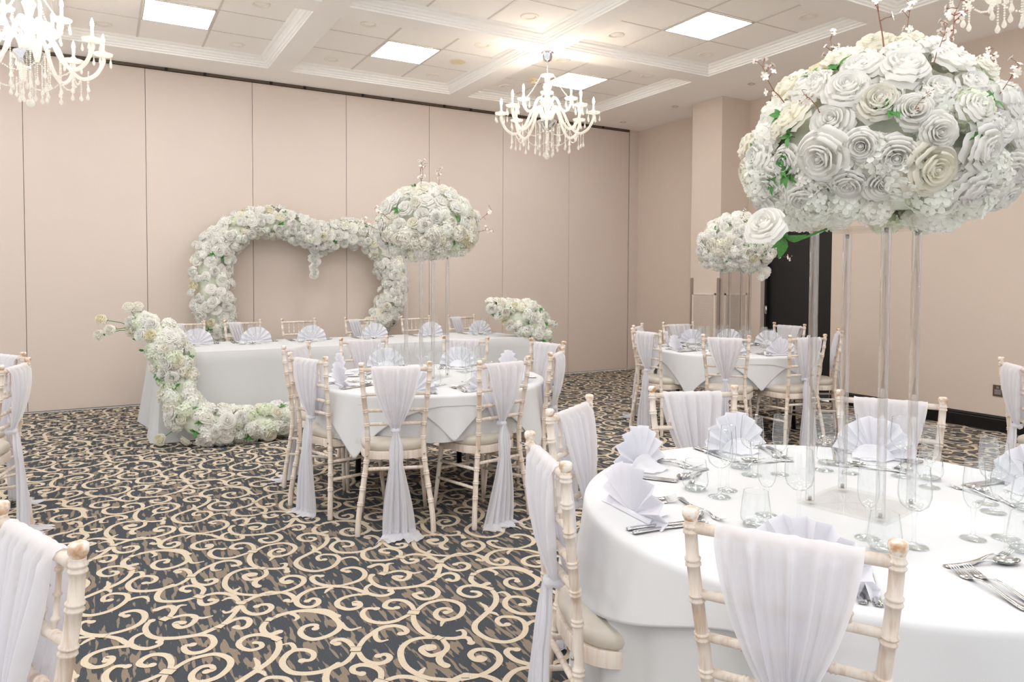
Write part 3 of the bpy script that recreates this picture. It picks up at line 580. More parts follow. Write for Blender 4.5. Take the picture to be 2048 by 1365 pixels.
# ------------------------------------------------------------------ round tables
def round_table(c, desc):
    t=thing('round_table','round banquet table with black legs under white cloths, '+desc,'table',(*c,0))
    b=MB(); b.lathe([(.001,.688),(.725,.688),(.73,.693),(.73,.708),(.725,.713),(.001,.713)],48,None,False,False); b.build('tabletop',M['blackmetal'],t)
    for k in range(4):
        a=k*pi/2+.75; b=MB(); b.tube([(.53*cos(a),.53*sin(a),0),(.50*cos(a),.50*sin(a),.688)],.019,10); b.build('leg',M['blackmetal'],t)
    b=MB()
    for k in range(2):
        a=k*pi/2+.75; b.tube([(.50*cos(a),.50*sin(a),.672),(-.50*cos(a),-.50*sin(a),.672)],.014,6)
    b.build('leg_frame',M['blackmetal'],t)
R0=.757
def drape_cloth(c, ztop, dropf, foldn, amp, seed, flare=.08, r0=R0, nt=240, nd=16):
    R=random.Random(seed); p1,p2,p3=[R.uniform(0,6.28) for _ in range(3)]; b=MB()
    def fn(u,v):
        a=2*pi*u; D=dropf(a)
        if v<.3:
            r=r0*(v/.3)**.8*.985; return (r*cos(a),r*sin(a),ztop)
        q=(v-.3)/.7; e=.014; d=q*(D+e*1.2)
        if d<e*1.57: r=r0*.985+e*sin(d/e); z=ztop-e*(1-cos(d/e))
        else: dd=d-e*1.57; z=ztop-e-dd; r=r0*.985+e
        dd=max(0,d-e); w=amp*(dd/.25)**1.1*(sin(foldn*a+p1)+.6*sin((foldn*1.7//1)*a+p2)+.35*sin(3*a+p3))
        r+=flare*dd+w
        return (r*cos(a),r*sin(a),z)
    b.grid(fn,nt,nd+8,True); return b
def sq(hs, rot, rmin=.03, k=1.0, soft=60, r0=R0):
    def f(a):
        c,s=abs(cos(a-rot-pi/4)),abs(sin(a-rot-pi/4)); m=(c**soft+s**soft)**(1/soft)
        return max(rmin,(hs/m-r0)*k)
    return f
def cloths(c, desc, under_drop, rots, seed, hs=(.80,.79), kk=(1.0,1.0)):
    b=drape_cloth(c,.7155,lambda a: under_drop+.012*sin(3*a+seed),17,.007,seed,.02,.735); o=b.build('tablecloth',M['under'],None,True,Matrix.Translation((*c,0))); tag(o,'white round under-cloth hanging below the top cloths of the '+desc,'tablecloth')
    for k,(rt,h) in enumerate(zip(rots,hs)):
        b=drape_cloth(c,.7185+.0025*(k),sq(h,radians(rt),.05,kk[k],60,.739),9,.011,seed+7+k,.10-.02*k,.739+.004*k,320,28); o=b.build('tablecloth',M['linen'],None,True,Matrix.Translation((*c,0)))
        md=o.modifiers.new('sol','SOLIDIFY'); md.thickness=.0012
        tag(o,('white top cloth with pointed hanging corners on the ' if k else 'white square cloth between the top cloth and the under-cloth of the ')+desc,'tablecloth')
for c,d in ((T1,'the near one at the bottom right'),(T2,'the middle one before the long table'),(T3,'the far one by the black door')): round_table(c,d)
cloths(T2,'middle round table',.25,(257,213),3,(.70,.785))
cloths(T3,'far round table',.25,(240,194),5,(.72,.785))
# near table: deeper, rounder overlay
b=drape_cloth(T1,.7155,lambda a:.50,17,.010,8,.04,.742); o=b.build('tablecloth',M['under'],None,True,Matrix.Translation((*T1,0))); tag(o,'white round under-cloth falling low below the near round table','tablecloth')
b=drape_cloth(T1,.722,lambda a:.085+.15*abs(sin(2*(a-radians(200))))**1.3,7,.020,21,.12,.75,320,26); o=b.build('tablecloth',M['linen'],None,True,Matrix.Translation((*T1,0))); md=o.modifiers.new('sol','SOLIDIFY'); md.thickness=.0012; tag(o,'white top cloth with wavy hem on the near round table at the bottom right','tablecloth')
# ------------------------------------------------------------------ long head table
HX0,HX1,HY0,HY1=-6.66,-3.03,-1.93,-.96; HR=radians(1.6)
t=thing('long_table','long table with folding legs under a floor-length white cloth, before the partition','table',((HX0+HX1)/2,(HY0+HY1)/2,0),HR)
hw,hd=(HX1-HX0)/2,(HY1-HY0)/2
b=MB(); b.box(-hw,hw,-hd,hd,.70,.727); b.build('tabletop',M['blackmetal'],t,False)
for x in (-hw+.2,-.1,.1,hw-.2):
    for y in (-hd+.1,hd-.1): b=MB(); b.tube([(x,y,0),(x,y,.7)],.016,8); b.build('leg',M['blackmetal'],t)
def perim(u):
    L=2*hw; D=2*hd; s=u*(2*L+2*D)
    if s<L: return -hw+s,-hd,0,-1
    s-=L
    if s<D: return hw,-hd+s,1,0
    s-=D
    if s<L: return hw-s,hd,0,1
    s-=L; return -hw,hd-s,-1,0
b=MB()
def hc(u,v):
    x,y,nx,ny=perim(u%1.0); d=v*.735; fl=.018+.05*(d/.7)**1.4
    cxr=max(0,1-min(abs(abs(x)-hw)+abs(abs(y)-hd),.5)/.5); fl+=.05*cxr**2*(d/.7)
    w=.012*(d/.7)*sin((x*1.0+y*1.3)*6+1)+.008*(d/.7)*sin(x*15+y*11)
    e=.01
    ox=nx*(fl+w)*min(1,d/.02); oy=ny*(fl+w)*min(1,d/.02)
    if cxr>0: ox+= (1 if x>0 else -1)*.05*cxr**2*(d/.7)*(nx==0); oy+=(1 if y>0 else -1)*.06*cxr**2*(d/.7)*(ny==0)
    return (x+ox,y+oy,max(.735-d, .006))
b.grid(hc,400,14,True)
b.quad((-hw,-hd,.735),(hw,-hd,.735),(hw,hd,.735),(-hw,hd,.735))
b.cur=0
o=b.build('tablecloth',M['under'],None,True,Matrix.Translation(((HX0+HX1)/2,(HY0+HY1)/2,0))@Matrix.Rotation(HR,4,'Z')); autosmooth(o,50); tag(o,'floor-length white cloth over the long table','tablecloth')
# ------------------------------------------------------------------ tableware
def lathe_mesh(name, parts):
    pass
def make_glass(kind):
    if kind=='wine': bowl=[(.0045,.088),(.018,.092),(.032,.105),(.0375,.125),(.0375,.145),(.0345,.175),(.0325,.196)]; foot=.033; sb=.088; h=.088
    if kind=='flute': bowl=[(.0045,.078),(.014,.083),(.022,.098),(.0255,.120),(.0250,.150),(.0225,.180),(.0215,.198)]; foot=.030; sb=.078
    if kind=='tumbler':
        b=MB(); b.lathe([(.001,.003),(.020,.003),(.031,.008),(.0385,.020),(.0395,.032),(.036,.062),(.0315,.092)],28,None,False,False); b.lathe([(.0305,.0915),(.0315,.0928),(.0308,.0915)],28,None,False,False)
        b2=MB(); b2.lathe([(.001,.0005),(.024,.0005),(.033,.005),(.030,.009),(.001,.010)],24,None,False,False); return b,b2
    b=MB(); b.lathe(bowl,28,None,False,False); r,z=bowl[-1]; b.lathe([(r-.0008,z),(r+.0004,z+.0008),(r+.0006,z-.0004)],28,None,False,False)
    s=MB(); s.lathe([(.001,.0005),(foot-.002,.0006),(foot,.002),(foot-.004,.0035),(.012,.0065),(.0055,.012),(.0038,.022),(.0036,sb-.03),(.0048,sb-.014),(.0068,sb-.004),(.006,sb+.002),(.001,sb+.004)],20,None,False,False)
    return b,s
GL={}
for k,nm in (('wine','wine_glass'),('flute','champagne_flute'),('tumbler','water_tumbler')):
    b,s=make_glass(k); r=link(b.mesh(nm,M['glass']),nm); C.objects.unlink(r); GL[k]=(r.data,s.mesh('base' if k=='tumbler' else 'stem',M['stem']),nm)
def put_glass(kind,x,y,z,label,group):
    if not in_view((x,y,z+.1),60): return
    d,s,nm=GL[kind]; o=link(d,nm,None,Matrix.Translation((x,y,z))); link(s,'base' if kind=='tumbler' else 'stem',o); tag(o,label,{'wine':'wine glass','flute':'champagne flute','tumbler':'tumbler'}[kind],group)
def strip(b, sec):   # sections: (x, halfwidth, z, thickness) lens-like solid along x
    n=len(b.v)
    for x,w,z,t in sec: b.v+=[(x,-w,z),(x,-w*.55,z+t*.5),(x,0,z+t*.6),(x,w*.55,z+t*.5),(x,w,z),(x,0,z-t*.4)]
    for i in range(len(sec)-1):
        for k in range(6): a=n+i*6+k; c=n+i*6+(k+1)%6; b.face((a,c,c+6,a+6))
    b.face([n+k for k in range(6)]); e=n+(len(sec)-1)*6; b.face([e+k for k in range(6)][::-1])
def knife_mesh():
    b=MB(); strip(b,[(-.115,.008,.004,.003),(-.112,.0095,.005,.006),(-.10,.0095,.005,.0075),(-.05,.0075,.005,.0075),(-.01,.0062,.005,.006),(.0,.0066,.004,.0035),(.01,.009,.004,.0018),(.05,.0098,.004,.0015),(.09,.0098,.004,.0013),(.108,.0085,.004,.0012),(.118,.003,.004,.001)]); return b
def handle(b,L0=-.105): strip(b,[(L0,.006,.003,.002),(L0+.003,.0105,.0035,.0035),(L0+.02,.0105,.004,.004),(L0+.05,.0075,.006,.004),(-.01,.0038,.012,.0045),(.015,.0035,.012,.0045),(.035,.0045,.007,.003)])
def fork_mesh():
    b=MB(); handle(b); strip(b,[(.034,.0045,.007,.003),(.045,.0095,.003,.0022),(.055,.0122,.002,.002),(.066,.0125,.0025,.002)])
    for k in range(4):
        y=(k-1.5)*.0066; n=len(b.v); T=MB(); strip(T,[(.064,.0021,.0028,.002),(.085,.0019,.007,.0018),(.100,.0012,.0125,.0012)]); b.add(T,Matrix.Translation((0,y,0)))
    return b
def spoon_mesh(s=1):
    b=MB(); handle(b)
    def fn(u,v):
        a=2*pi*u; r=v; x=.066+.034*r*cos(a)*(1.05 if cos(a)<0 else 1); y=.0205*r*sin(a)*(1-.12*cos(a)); z=.0015+.0085*r*r+.002*(r>.9); return (x,y,z)
    b.grid(fn,24,6,True)
    def fo(u,v):
        x,y,z=fn(u,v); return (x,y,z-.0012)
    b.grid(fo,24,6,True); return b
KN=knife_mesh().mesh('dinner_knife',M['metal']); FK=fork_mesh().mesh('dinner_fork',M['metal']); SP=spoon_mesh().mesh('dessert_spoon',M['metal'])
def lay(me,nm,cat,x,y,z,rz,label,group,s=1,tilt=0):
    if not in_view((x,y,z),60): return
    o=link(me,nm,None,Matrix.Translation((x,y,z))@Matrix.Rotation(rz,4,'Z')@Matrix.Rotation(tilt,4,'X')@Matrix.Scale(s,4)); tag(o,label,cat,group)
def napkin_mesh(seed, n=9, R_=.142):
    R=random.Random(seed); b=MB(); b2=MB()
    NP=n*2
    def pt(k,r,side):
        a=lerp(-.08,pi+.08,k/NP); zz=(1 if k%2 else -1)*.013*(r/R_)**.8
        rr=r*(1+.02*sin(k*1.7+seed)); return V((rr*cos(a), zz+side*.0012, max(.002,rr*sin(a)+.004)))
    for side in (-1,1):
        k0=len(b.v); rs=[.012,.05,.09,.12,R_]
        for k in range(NP+1):
            for r in rs: b.v.append(tuple(pt(k,r,side)))
        m=len(rs)
        for k in range(NP):
            for i in range(m-1): a=k0+k*m+i; b.face((a,a+1,a+1+m,a+m))
    # lean back slightly
    b.v=[(x,y-.12*z,z*.99) for x,y,z in b.v]
    # support flap lying behind and a rolled band at the foot
    def flap(u,v):
        x=lerp(-.075,.075,u)*(1-.35*v); return (x, lerp(.005,.085,v), .006+.045*(1-v)*(1-v)*(1-abs(2*u-1)**2)+.003*sin(u*9))
    b.grid(flap,10,6)
    def band(u,v): a=v*pi; return (lerp(-.09,.09,u), -.010*cos(a)-.002, .002+.012*sin(a))
    b.grid(band,10,5)
    return b
NAP=[napkin_mesh(s).mesh('fan_napkin',M['napkin'],False) for s in (1,2)]
def put_napkin(x,y,z,rz,label,group,k=0,s=1,tilt=0):
    if not in_view((x,y,z+.05),60): return
    o=link(NAP[k],'fan_napkin',None,Matrix.Translation((x,y,z))@Matrix.Rotation(rz,4,'Z')@Matrix.Rotation(tilt,4,'Y')@Matrix.Scale(s,4)); tag(o,label,'napkin',group)
ZT={id(T1):.7365,id(T2):.737,id(T3):.737}
def setting(c, ang, seat, z, k=0, rs=1.0, full=True):
    a=radians(ang); gr='place settings'
    def P(r,da): q=a+radians(da); return c[0]+r*rs*cos(q), c[1]+r*rs*sin(q)
    x,y=P(.645,0); put_napkin(x,y,z,a-pi/2+pi+(.25 if k%2 else -.15),'white fan-folded napkin at '+seat,'fan-folded napkins',k%2)
    for i,nm in ((0,'outer'),(1,'inner')):
        x,y=P(.60,11.5-i*2.2); lay(KN,'dinner_knife','knife',x,y,z,a+pi+radians(9 if i else 12),nm+' dinner knife at '+seat,'steel knives')
        x,y=P(.585,-13+i*3.2); lay(FK,'dinner_fork','fork',x,y,z,a+pi-radians(9),nm+' dinner fork at '+seat,'steel forks')
    x,y=P(.47,-3); lay(SP,'dessert_spoon','spoon',x,y,z,a-pi/2+pi+radians(180-8)-pi,'dessert spoon at '+seat,'steel dessert spoons',.92)
    x,y=P(.445,3); lay(FK,'dessert_fork','fork',x,y,z,a-pi/2+radians(180+10),'small dessert fork at '+seat,'steel dessert forks',.8)
    if full:
        for kind,r,da in (('wine',.352,-18),('flute',.325,-29),('tumbler',.405,-26)):
            x,y=P(r,da); put_glass(kind,x,y,z,{'wine':'stemmed wine glass','flute':'slender champagne flute','tumbler':'stemless water tumbler'}[kind]+' at '+seat,{'wine':'wine glasses','flute':'champagne flutes','tumbler':'water tumblers'}[kind])
N1={209:'the nearest place',161:'the left place',115:'the back left place',71:'the back middle place',27:'the back right place',340:'the far right place',295:'the right front place',256:'the front right place'}
for k,(a,s) in enumerate(N1.items()): setting(T1,a,s+' of the near round table',.7235,k,1,False)
EX=dict(wine=[(161,-5.519,-7.082),(115,-5.252,-6.961),(209,-5.505,-7.345),(256,-5.404,-7.590),(71,-4.993,-7.034),(27,-4.838,-7.208),(340,-4.963,-7.545),(295,-5.150,-7.668)],
 flute=[(161,-5.448,-7.045),(115,-5.165,-7.00),(209,-5.530,-7.262),(256,-5.450,-7.502),(71,-4.950,-7.10),(27,-4.880,-7.322),(340,-4.895,-7.495),(295,-5.225,-7.63)],
 tumbler=[(161,-5.530,-6.995),(115,-5.214,-6.880),(209,-5.620,-7.305),(256,-5.495,-7.575),(71,-4.905,-6.985),(27,-4.790,-7.270),(340,-4.86,-7.58),(295,-5.204,-7.735)])
for kd,L in EX.items():
    for a,x,y in L: x,y=CAM.x+(x-CAM.x)*1.0205,CAM.y+(y-CAM.y)*1.0205; put_glass(kd,x,y,.7235,{'wine':'stemmed wine glass','flute':'slender champagne flute','tumbler':'stemless water tumbler'}[kd]+' at '+N1[a]+' of the near round table',{'wine':'wine glasses','flute':'champagne flutes','tumbler':'water tumblers'}[kd])
for k,(a,s) in enumerate({238:'the front place',277:'the front right place',189:'the left place',138:'the back left place',97:'the back place',47:'the back right place',7:'the right place',321:'the near right place'}.items()): setting(T2,a,s+' of the middle round table',.7235,k,.97)
for k,(a,s) in enumerate({169:'the left place',125:'the back left place',84:'the back place',12:'the back right place',260:'the front right place',219:'the front place',313:'the right place',48:'the empty place without a chair'}.items()): setting(T3,a,s+' of the far round table',.7235,k,.97)
HN=[(-6.30,'first'),(-5.76,'second'),(-5.215,'third'),(-4.54,'fourth'),(-3.89,'fifth'),(-3.27,'sixth')]
for k,(x,nm) in enumerate(HN):
    y=-1.16+.02*x+.1; s='the %s place from the left on the long table'%nm; z=.7365
    put_napkin(x,y-.02,z,0,'white fan-folded napkin at '+s,'fan-folded napkins',k%2,1.05)
    for i,q in ((0,'outer'),(1,'inner')):
        lay(KN,'dinner_knife','knife',x-.21+.028*i,y+.02,z,-pi/2,q+' dinner knife at '+s,'steel knives'); lay(FK,'dinner_fork','fork',x+.19-.032*i,y+.02,z,-pi/2,q+' dinner fork at '+s,'steel forks')
    lay(SP,'dessert_spoon','spoon',x,y-.17,z,pi,'dessert spoon at '+s,'steel dessert spoons',.92)
    put_glass('wine',x-.09,y-.30,z,'stemmed wine glass at '+s,'wine glasses'); put_glass('flute',x-.02,y-.24,z,'slender champagne flute at '+s,'champagne flutes'); put_glass('tumbler',x-.16,y-.235,z,'stemless water tumbler at '+s,'water tumblers')
# small place cards
def card(x,y,z,rz,label,mark):
    t=MB(); 
    for s in (-1,1): t.quad((-.028,s*.013,0),(.028,s*.013,0),(.028,0,.036),(-.028,0,.036))
    if not in_view((x,y,z),40): return
    o=t.build('place_card',M['card'],None,False,Matrix.Translation((x,y,z))@Matrix.Rotation(rz,4,'Z')); tag(o,label,'place card','white place cards')
    if mark:
        m=MB(); P=[(-.014,.022),(-.008,.026),(-.004,.012),(.002,.024),(.006,.012),(.014,.026)]
        m.tube([(a,-.0135+(zz/.036)*.013-.0006,zz) for a,zz in P],.0016,5); m.build('lettering',M['ink'],o)
card(-5.72,-7.687,.7235,.35,'blank white place card behind the right post of the foreground chair',0)
card(-2.52,-3.99,.7235,-.5,'white place card with a dark letter at the left front of the far table',1)
card(-2.15,-4.34,.7235,-.4,'white place card with a dark letter at the front of the far table',1)
# ------------------------------------------------------------------ acrylic stands
def stand(c, ztop, rz, half, label, base=.125, tall=.92, z0=.7235):
    t=thing('acrylic_flower_stand',label,'flower stand',(*c,z0),rz,'acrylic flower stands')
    b=MB(); b.box(-base,base,-base,base,0,.009); o=b.build('base_plate',M['plate'],t,False)
    h=ztop-z0
    b=MB(); b.box(-base*.9,base*.9,-base*.9,base*.9,h,h+.007); b.build('top_plate',M['plate'],t,False)
    for sx in (-1,1):
        for sy in (-1,1):
            x,y=sx*half,sy*half; b=MB()
            b.lathe([(.0118,.0095),(.0125,.0105),(.0125,h*.5),(.0125,h-.001)],20,Matrix.Translation((x,y,0)))
            r=b.build('rod',M['rod'],t)
            for z in (.0105,h-.014):
                b=MB(); b.lathe([(.0045,z),(.0045,z+.012)],10,Matrix.Translation((x,y,0))); b.build('steel_screw',M['screw'],r)
S1,S2,S3=(-5.190,-7.303),(-5.24,-4.25),(-1.93,-3.77)
stand(S1,1.51,radians(10),.0985,'tall acrylic stand with four clear rods on the near round table')
stand(S2,1.51,radians(38),.0985,'tall acrylic stand with four clear rods on the middle round table')
stand(S3,1.51,radians(20),.0985,'tall acrylic stand with four clear rods on the far round table')
# ------------------------------------------------------------------ flowers (unit radius 1 = outer petal tip; z = facing direction)
def rose_mesh(seed, open_=1.0, ruffle=.03, lay_=None):
    R=random.Random(seed); b=MB(); 
    layers=[(3,.15,.78,.03,95),(3,.27,.84,.05,80),(4,.42,.84,.08,64),(4,.58,.78,.12,60),(5,.75,.66,.17,52),(5,.90,.48,.20,48),(3,.98,.22,.22,50)]
    layers=lay_ or layers
    for li,(n,ro,zt,curl,hw) in enumerate(layers):
        for k in range(n):
            a0=2*pi*(k+.5*(li%2)+R.uniform(-.12,.12))/n+li*.7; hwr=radians(hw)*R.uniform(.92,1.1); ro2=ro*R.uniform(.94,1.06)*(1 if li<4 else open_); zt2=zt*R.uniform(.94,1.06); ph=R.uniform(0,6.28); cl=curl*R.uniform(.7,1.4)
            def fn(u,v):
                uu=u*2-1; w=sqrt(max(0,1-(max(0,v-.45)/.62)**3.0))
                a=a0+uu*hwr*(.55+.45*min(1,v*1.6))*w
                q=min(1,v/.82); 
                r=.06+(ro2-.06)*(1-(1-q)**1.7)+.02*uu*uu*ro2; z=(zt2)*(q**1.25)*(1 if li<5 else .6+.4*q)
                if v>.82: s=(v-.82)/.18; r+=cl*s*.55; z-=cl*s*s*.75
                z-=.07*uu*uu*q; e=ruffle*q*sin(uu*6+ph)*(.5+ro2); 
                return (r*cos(a)*1.0, r*sin(a), z+e-.15)
            b.grid(fn,6,6)
    b.lathe([(.13,.05),(.12,.45),(.07,.60),(.001,.62)],8,None,False,False)
    return b
def floret(b, T, s, R):
    for k in range(4):
        a=k*pi/2+R.uniform(-.15,.15); c,sn=cos(a),sin(a); n=len(b.v)
        for (x,y,z) in ((.02,0,0),(.35,-.33,.06),(.35,.33,.06),(.8,-.36,.10+R.uniform(-.05,.08)),(.8,.36,.10+R.uniform(-.05,.08)),(1.05,0,.02),(.55,0,.0)):
            b.v.append(tuple(T@V(((x*c-y*sn)*s,(x*sn+y*c)*s,z*s))))
        b.face((n,n+1,n+6)); b.face((n,n+6,n+2)); b.face((n+1,n+3,n+6)); b.face((n+6,n+4,n+2)); b.face((n+3,n+5,n+6)); b.face((n+6,n+5,n+4))
def hyd_mesh(seed, n=34, flat=.75):
    R=random.Random(seed); b=MB()
    for k in range(n):
        z=1-1.35*(k+.5)/n; r=sqrt(max(0,1-z*z)); a=k*2.39996+R.uniform(-.2,.2); d=V((r*cos(a),r*sin(a),z*flat)); nn=(d+V((R.uniform(-.3,.3),R.uniform(-.3,.3),R.uniform(-.2,.3)))).normalized()
        T=Matrix.Translation(d*.82*R.uniform(.9,1.08))@nn.to_track_quat('Z','Y').to_matrix().to_4x4()@Matrix.Rotation(R.uniform(0,6),4,'Z'); floret(b,T,.33*R.uniform(.85,1.15),R)
    b.sphere((0,0,-.05),.62,8,6,.75); return b
def leaf(b,T,s=1,w=.45):
    def fn(u,v):
        x=v; y=(u*2-1)*w*sin(pi*min(1,v**.8))*.5*(1); return tuple(T@V((x*s,y*s,(.25*v*(1-v)-.25*v*v+.12*abs(u*2-1)*sin(pi*v)*.5)*s)))
    b.grid(fn,4,5)
def leaf_mesh(seed,n=5):
    R=random.Random(seed); b=MB()
    for k in range(n):
        T=Matrix.Rotation(R.uniform(0,6.28),4,'Z')@Matrix.Rotation(-R.uniform(.1,.9),4,'Y'); leaf(b,T,R.uniform(.7,1.1))
    b.tube([(0,0,-.4),(0,0,.05)],.03,5); return b
def twig_mesh(seed, blossoms=9):
    R=random.Random(seed); tw=MB(); bl=MB(); P=[V((0,0,0))]; d=V((R.uniform(-.2,.2),R.uniform(-.2,.2),1)).normalized()
    for k in range(8): d=(d+V((R.uniform(-.28,.28),R.uniform(-.28,.28),.1))).normalized(); P.append(P[-1]+d*.125)
    tw.tube(P,[.014-.0012*i for i in range(len(P))],5)
    for k in range(9):
        i=R.randint(3,8); p=P[i]; e=V((R.uniform(-1,1),R.uniform(-1,1),R.uniform(-.1,.9))).normalized(); L=R.uniform(.06,.22); q=p+e*L; tw.tube([p,p.lerp(q,.5)+V((0,0,.01)),q],[.008,.007,.005],4); tw.sphere(q,.015,5,4)
        if k<blossoms:
            T=Matrix.Translation(q+e*.02)@e.to_track_quat('Z','Y').to_matrix().to_4x4(); floret(bl,T,R.uniform(.05,.085),R)
    return tw,bl
ROSE=[rose_mesh(s,o,r).mesh('rose',M['petal']) for s,o,r in ((1,1,.02),(2,.9,.03),(3,1.08,.02),(4,.95,.05))]
OROSE=[rose_mesh(s,1,.06,[(3,.2,.5,.05,80),(5,.48,.48,.12,50),(6,.78,.36,.16,42),(6,1.0,.14,.14,40)]).mesh('rose',M['petal']) for s in (21,22,23)]
CROSE=[rose_mesh(s,.85,.03).mesh('rose',M['cream']) for s in (11,12)]
HYD=[hyd_mesh(s).mesh('hydrangea',M['hyd']) for s in (1,2,3)]; HYW=[hyd_mesh(s+5,30).mesh('hydrangea',M['petal']) for s in (1,2)]
LEAF=[leaf_mesh(s).mesh('leaf_spray',M['leaf']) for s in (1,2,3)]
TW=[]
for s in (1,2,3,4):
    a,c=twig_mesh(s); TW.append((a.mesh('twig',M['twig']),c.mesh('blossom',M['blossom'])))
def orient(p,n,s,R,sq=1):
    n=V(n).normalized(); return Matrix.Translation(p)@n.to_track_quat('Z','Y').to_matrix().to_4x4()@Matrix.Rotation(R.uniform(0,6.28),4,'Z')@Matrix.Diagonal((s,s,s*sq,1))
class Arr:
    def __init__(s,name,label,cat,loc,seed,group=None):
        s.t=thing(name,label,cat,loc,0,group); s.o=V(loc); s.R=random.Random(seed); s.c={}; s.stuff={}
    def put(s,me,nm,p,n,sc,sq=1,cap=100):
        k=s.c.get(nm,0); s.c[nm]=k+1; Mx=orient(V(p),n,sc,s.R,sq)
        if k<cap: return link(me,nm,s.t,Mx)
        b=s.stuff.setdefault(nm,[[],None]); b[0].append((me,Mx)); b[1]=me.materials[0]
    def finish(s):
        for nm,(L,mt) in s.stuff.items():
            b=MB()
            for me,Mx in L:
                n=len(b.v); b.v+=[tuple(Mx@v.co) for v in me.vertices]; b.f+=[tuple(i+n for i in p.vertices) for p in me.polygons]; b.m+=[0]*len(me.polygons)
            names={'rose':'small_roses','hydrangea':'hydrangea_filler','leaf_spray':'leaf_filler'}
            o=b.build(names.get(nm,nm+'_filler'),mt,s.t); o['kind']='stuff'
    def twig(s,p,d,L,k):
        a,c=TW[k%4]; o=link(a,'twig',s.t,orient(V(p),d,L,s.R)); link(c,'blossom',o)
def spread(pts, cand, dmin):
    for p,_,r in pts:
        if (p-cand).length<dmin*(r): return False
    return True
def dome(label, c, rx, zb, zt, nr, seed, rs=(.050,.062), twigs=()):
    # flattened ball of roses: centre c, half width rx, from zb (below plate) to zt
    A=Arr('flower_arrangement',label,'flower arrangement',(c[0],c[1],1.517),seed,'white rose arrangements on acrylic stands'); R=A.R
    zc=lerp(zb,zt,.40)-1.517; ru=zt-1.517-zc; rd=zc-(zb-1.517)
    def surf(th,ph,k=1.0):
        x,y,z=cos(th)*cos(ph),sin(th)*cos(ph),sin(ph); return V((x*rx*k,y*rx*k,zc+z*(ru if z>0 else rd)*k)), V((x/rx,y/rx,z/(ru if z>0 else rd))).normalized()
    b=MB(); b.lathe([(max(.001,rx*.74*cos(p)),zc+(ru if p>0 else rd)*.74*sin(p)) for p in [(-pi/2*.55)+k*(pi/2*1.55)/12 for k in range(13)]],24); b.build('moss_base',M['moss'],A.t)
    pts=[]; tries=0
    while len(pts)<nr and tries<9000:
        tries+=1; th=R.uniform(0,2*pi); ph=math.asin(R.uniform(-.55,1)); r=R.uniform(*rs); p,n=surf(th,ph,R.uniform(.90,.99)); 
        ok=all((p-q).length>(r+r2)*.76 for q,r2 in pts)
        if ok: pts.append((p,r)); me=R.choice(CROSE) if R.random()<.22 else R.choice(ROSE); nn=(n+V((R.uniform(-.3,.3),R.uniform(-.3,.3),R.uniform(-.25,.25)))).normalized(); A.put(me,'rose',p-nn*r*.3,nn,r*1.02,1.0)
    for k in range(int(nr*1.15)):
        th=R.uniform(0,2*pi); ph=math.asin(R.uniform(-.95,.95)); p,n=surf(th,ph,R.uniform(.82,.90)); A.put(R.choice(HYD+HYW+HYW),'hydrangea',p,n,R.uniform(.045,.062))
    for k in range(int(nr*.35)):
        th=2*pi*k/(nr*.35)+R.uniform(-.1,.1); ph=R.uniform(-.75,-.15); p,n=surf(th,ph,R.uniform(.84,.93)); A.put(R.choice(HYW+HYD),'hydrangea',p,n,R.uniform(.05,.07))
    for k in range(int(nr*.28)):
        th=R.uniform(0,2*pi); ph=math.asin(R.uniform(-.5,1)); p,n=surf(th,ph,.93); A.put(R.choice(LEAF),'leaf_spray',p,n,R.uniform(.03,.045))
    for k,(th,ph,L) in enumerate(twigs):
        p,n=surf(radians(th),radians(ph),.9); A.twig(p,n+V((0,0,.35)),L*.72,k)
    return A
A=dome('largest arrangement of white and cream roses, high above the near round table',(S1[0]+.03,S1[1]-.015),.365,1.485,2.03,108,5,(.044,.062),((190,15,.17),(215,60,.24),(250,70,.16),(300,62,.26),(330,45,.2),(265,20,.14),(225,10,.14),(285,-5,.12),(160,30,.2),(345,10,.2),(10,35,.2),(90,60,.2),(240,40,.15)))
A.put(ROSE[2],'rose',V((-.42,.03,-.01)),(-.75,-.2,.45),.050); b=MB(); b.tube([(-.22,0,-.01),(-.32,.02,-.045),(-.415,.03,-.015)],.003,6); b.build('stem',M['leaf'],A.t); A.put(LEAF[1],'leaf_spray',(-.36,.02,-.035),(-.5,-.3,-.6),.06); A.finish()
A=dome('dense dome of white roses above the middle round table',S2,.345,1.47,1.99,96,9,(.040,.052),((200,10,.2),(185,-5,.2),(230,65,.22),(250,5,.14),(320,-5,.18),(330,10,.2),(80,70,.25),(290,70,.18)))
A.finish()
A=dome('small distant dome of white roses above the far round table',S3,.365,1.42,2.0,96,13,(.042,.054),((190,5,.15),(330,5,.2),(320,-20,.22),(240,60,.15),(300,60,.15)))
for k in range(5): A.put(HYD[k%3] if k%2 else HYW[k%2],'hydrangea',V((.12+.03*k%.1,-.16-.02*(k%3),-.02-.024*k)),(.3,-.8,-.3),.055)
A.finish()
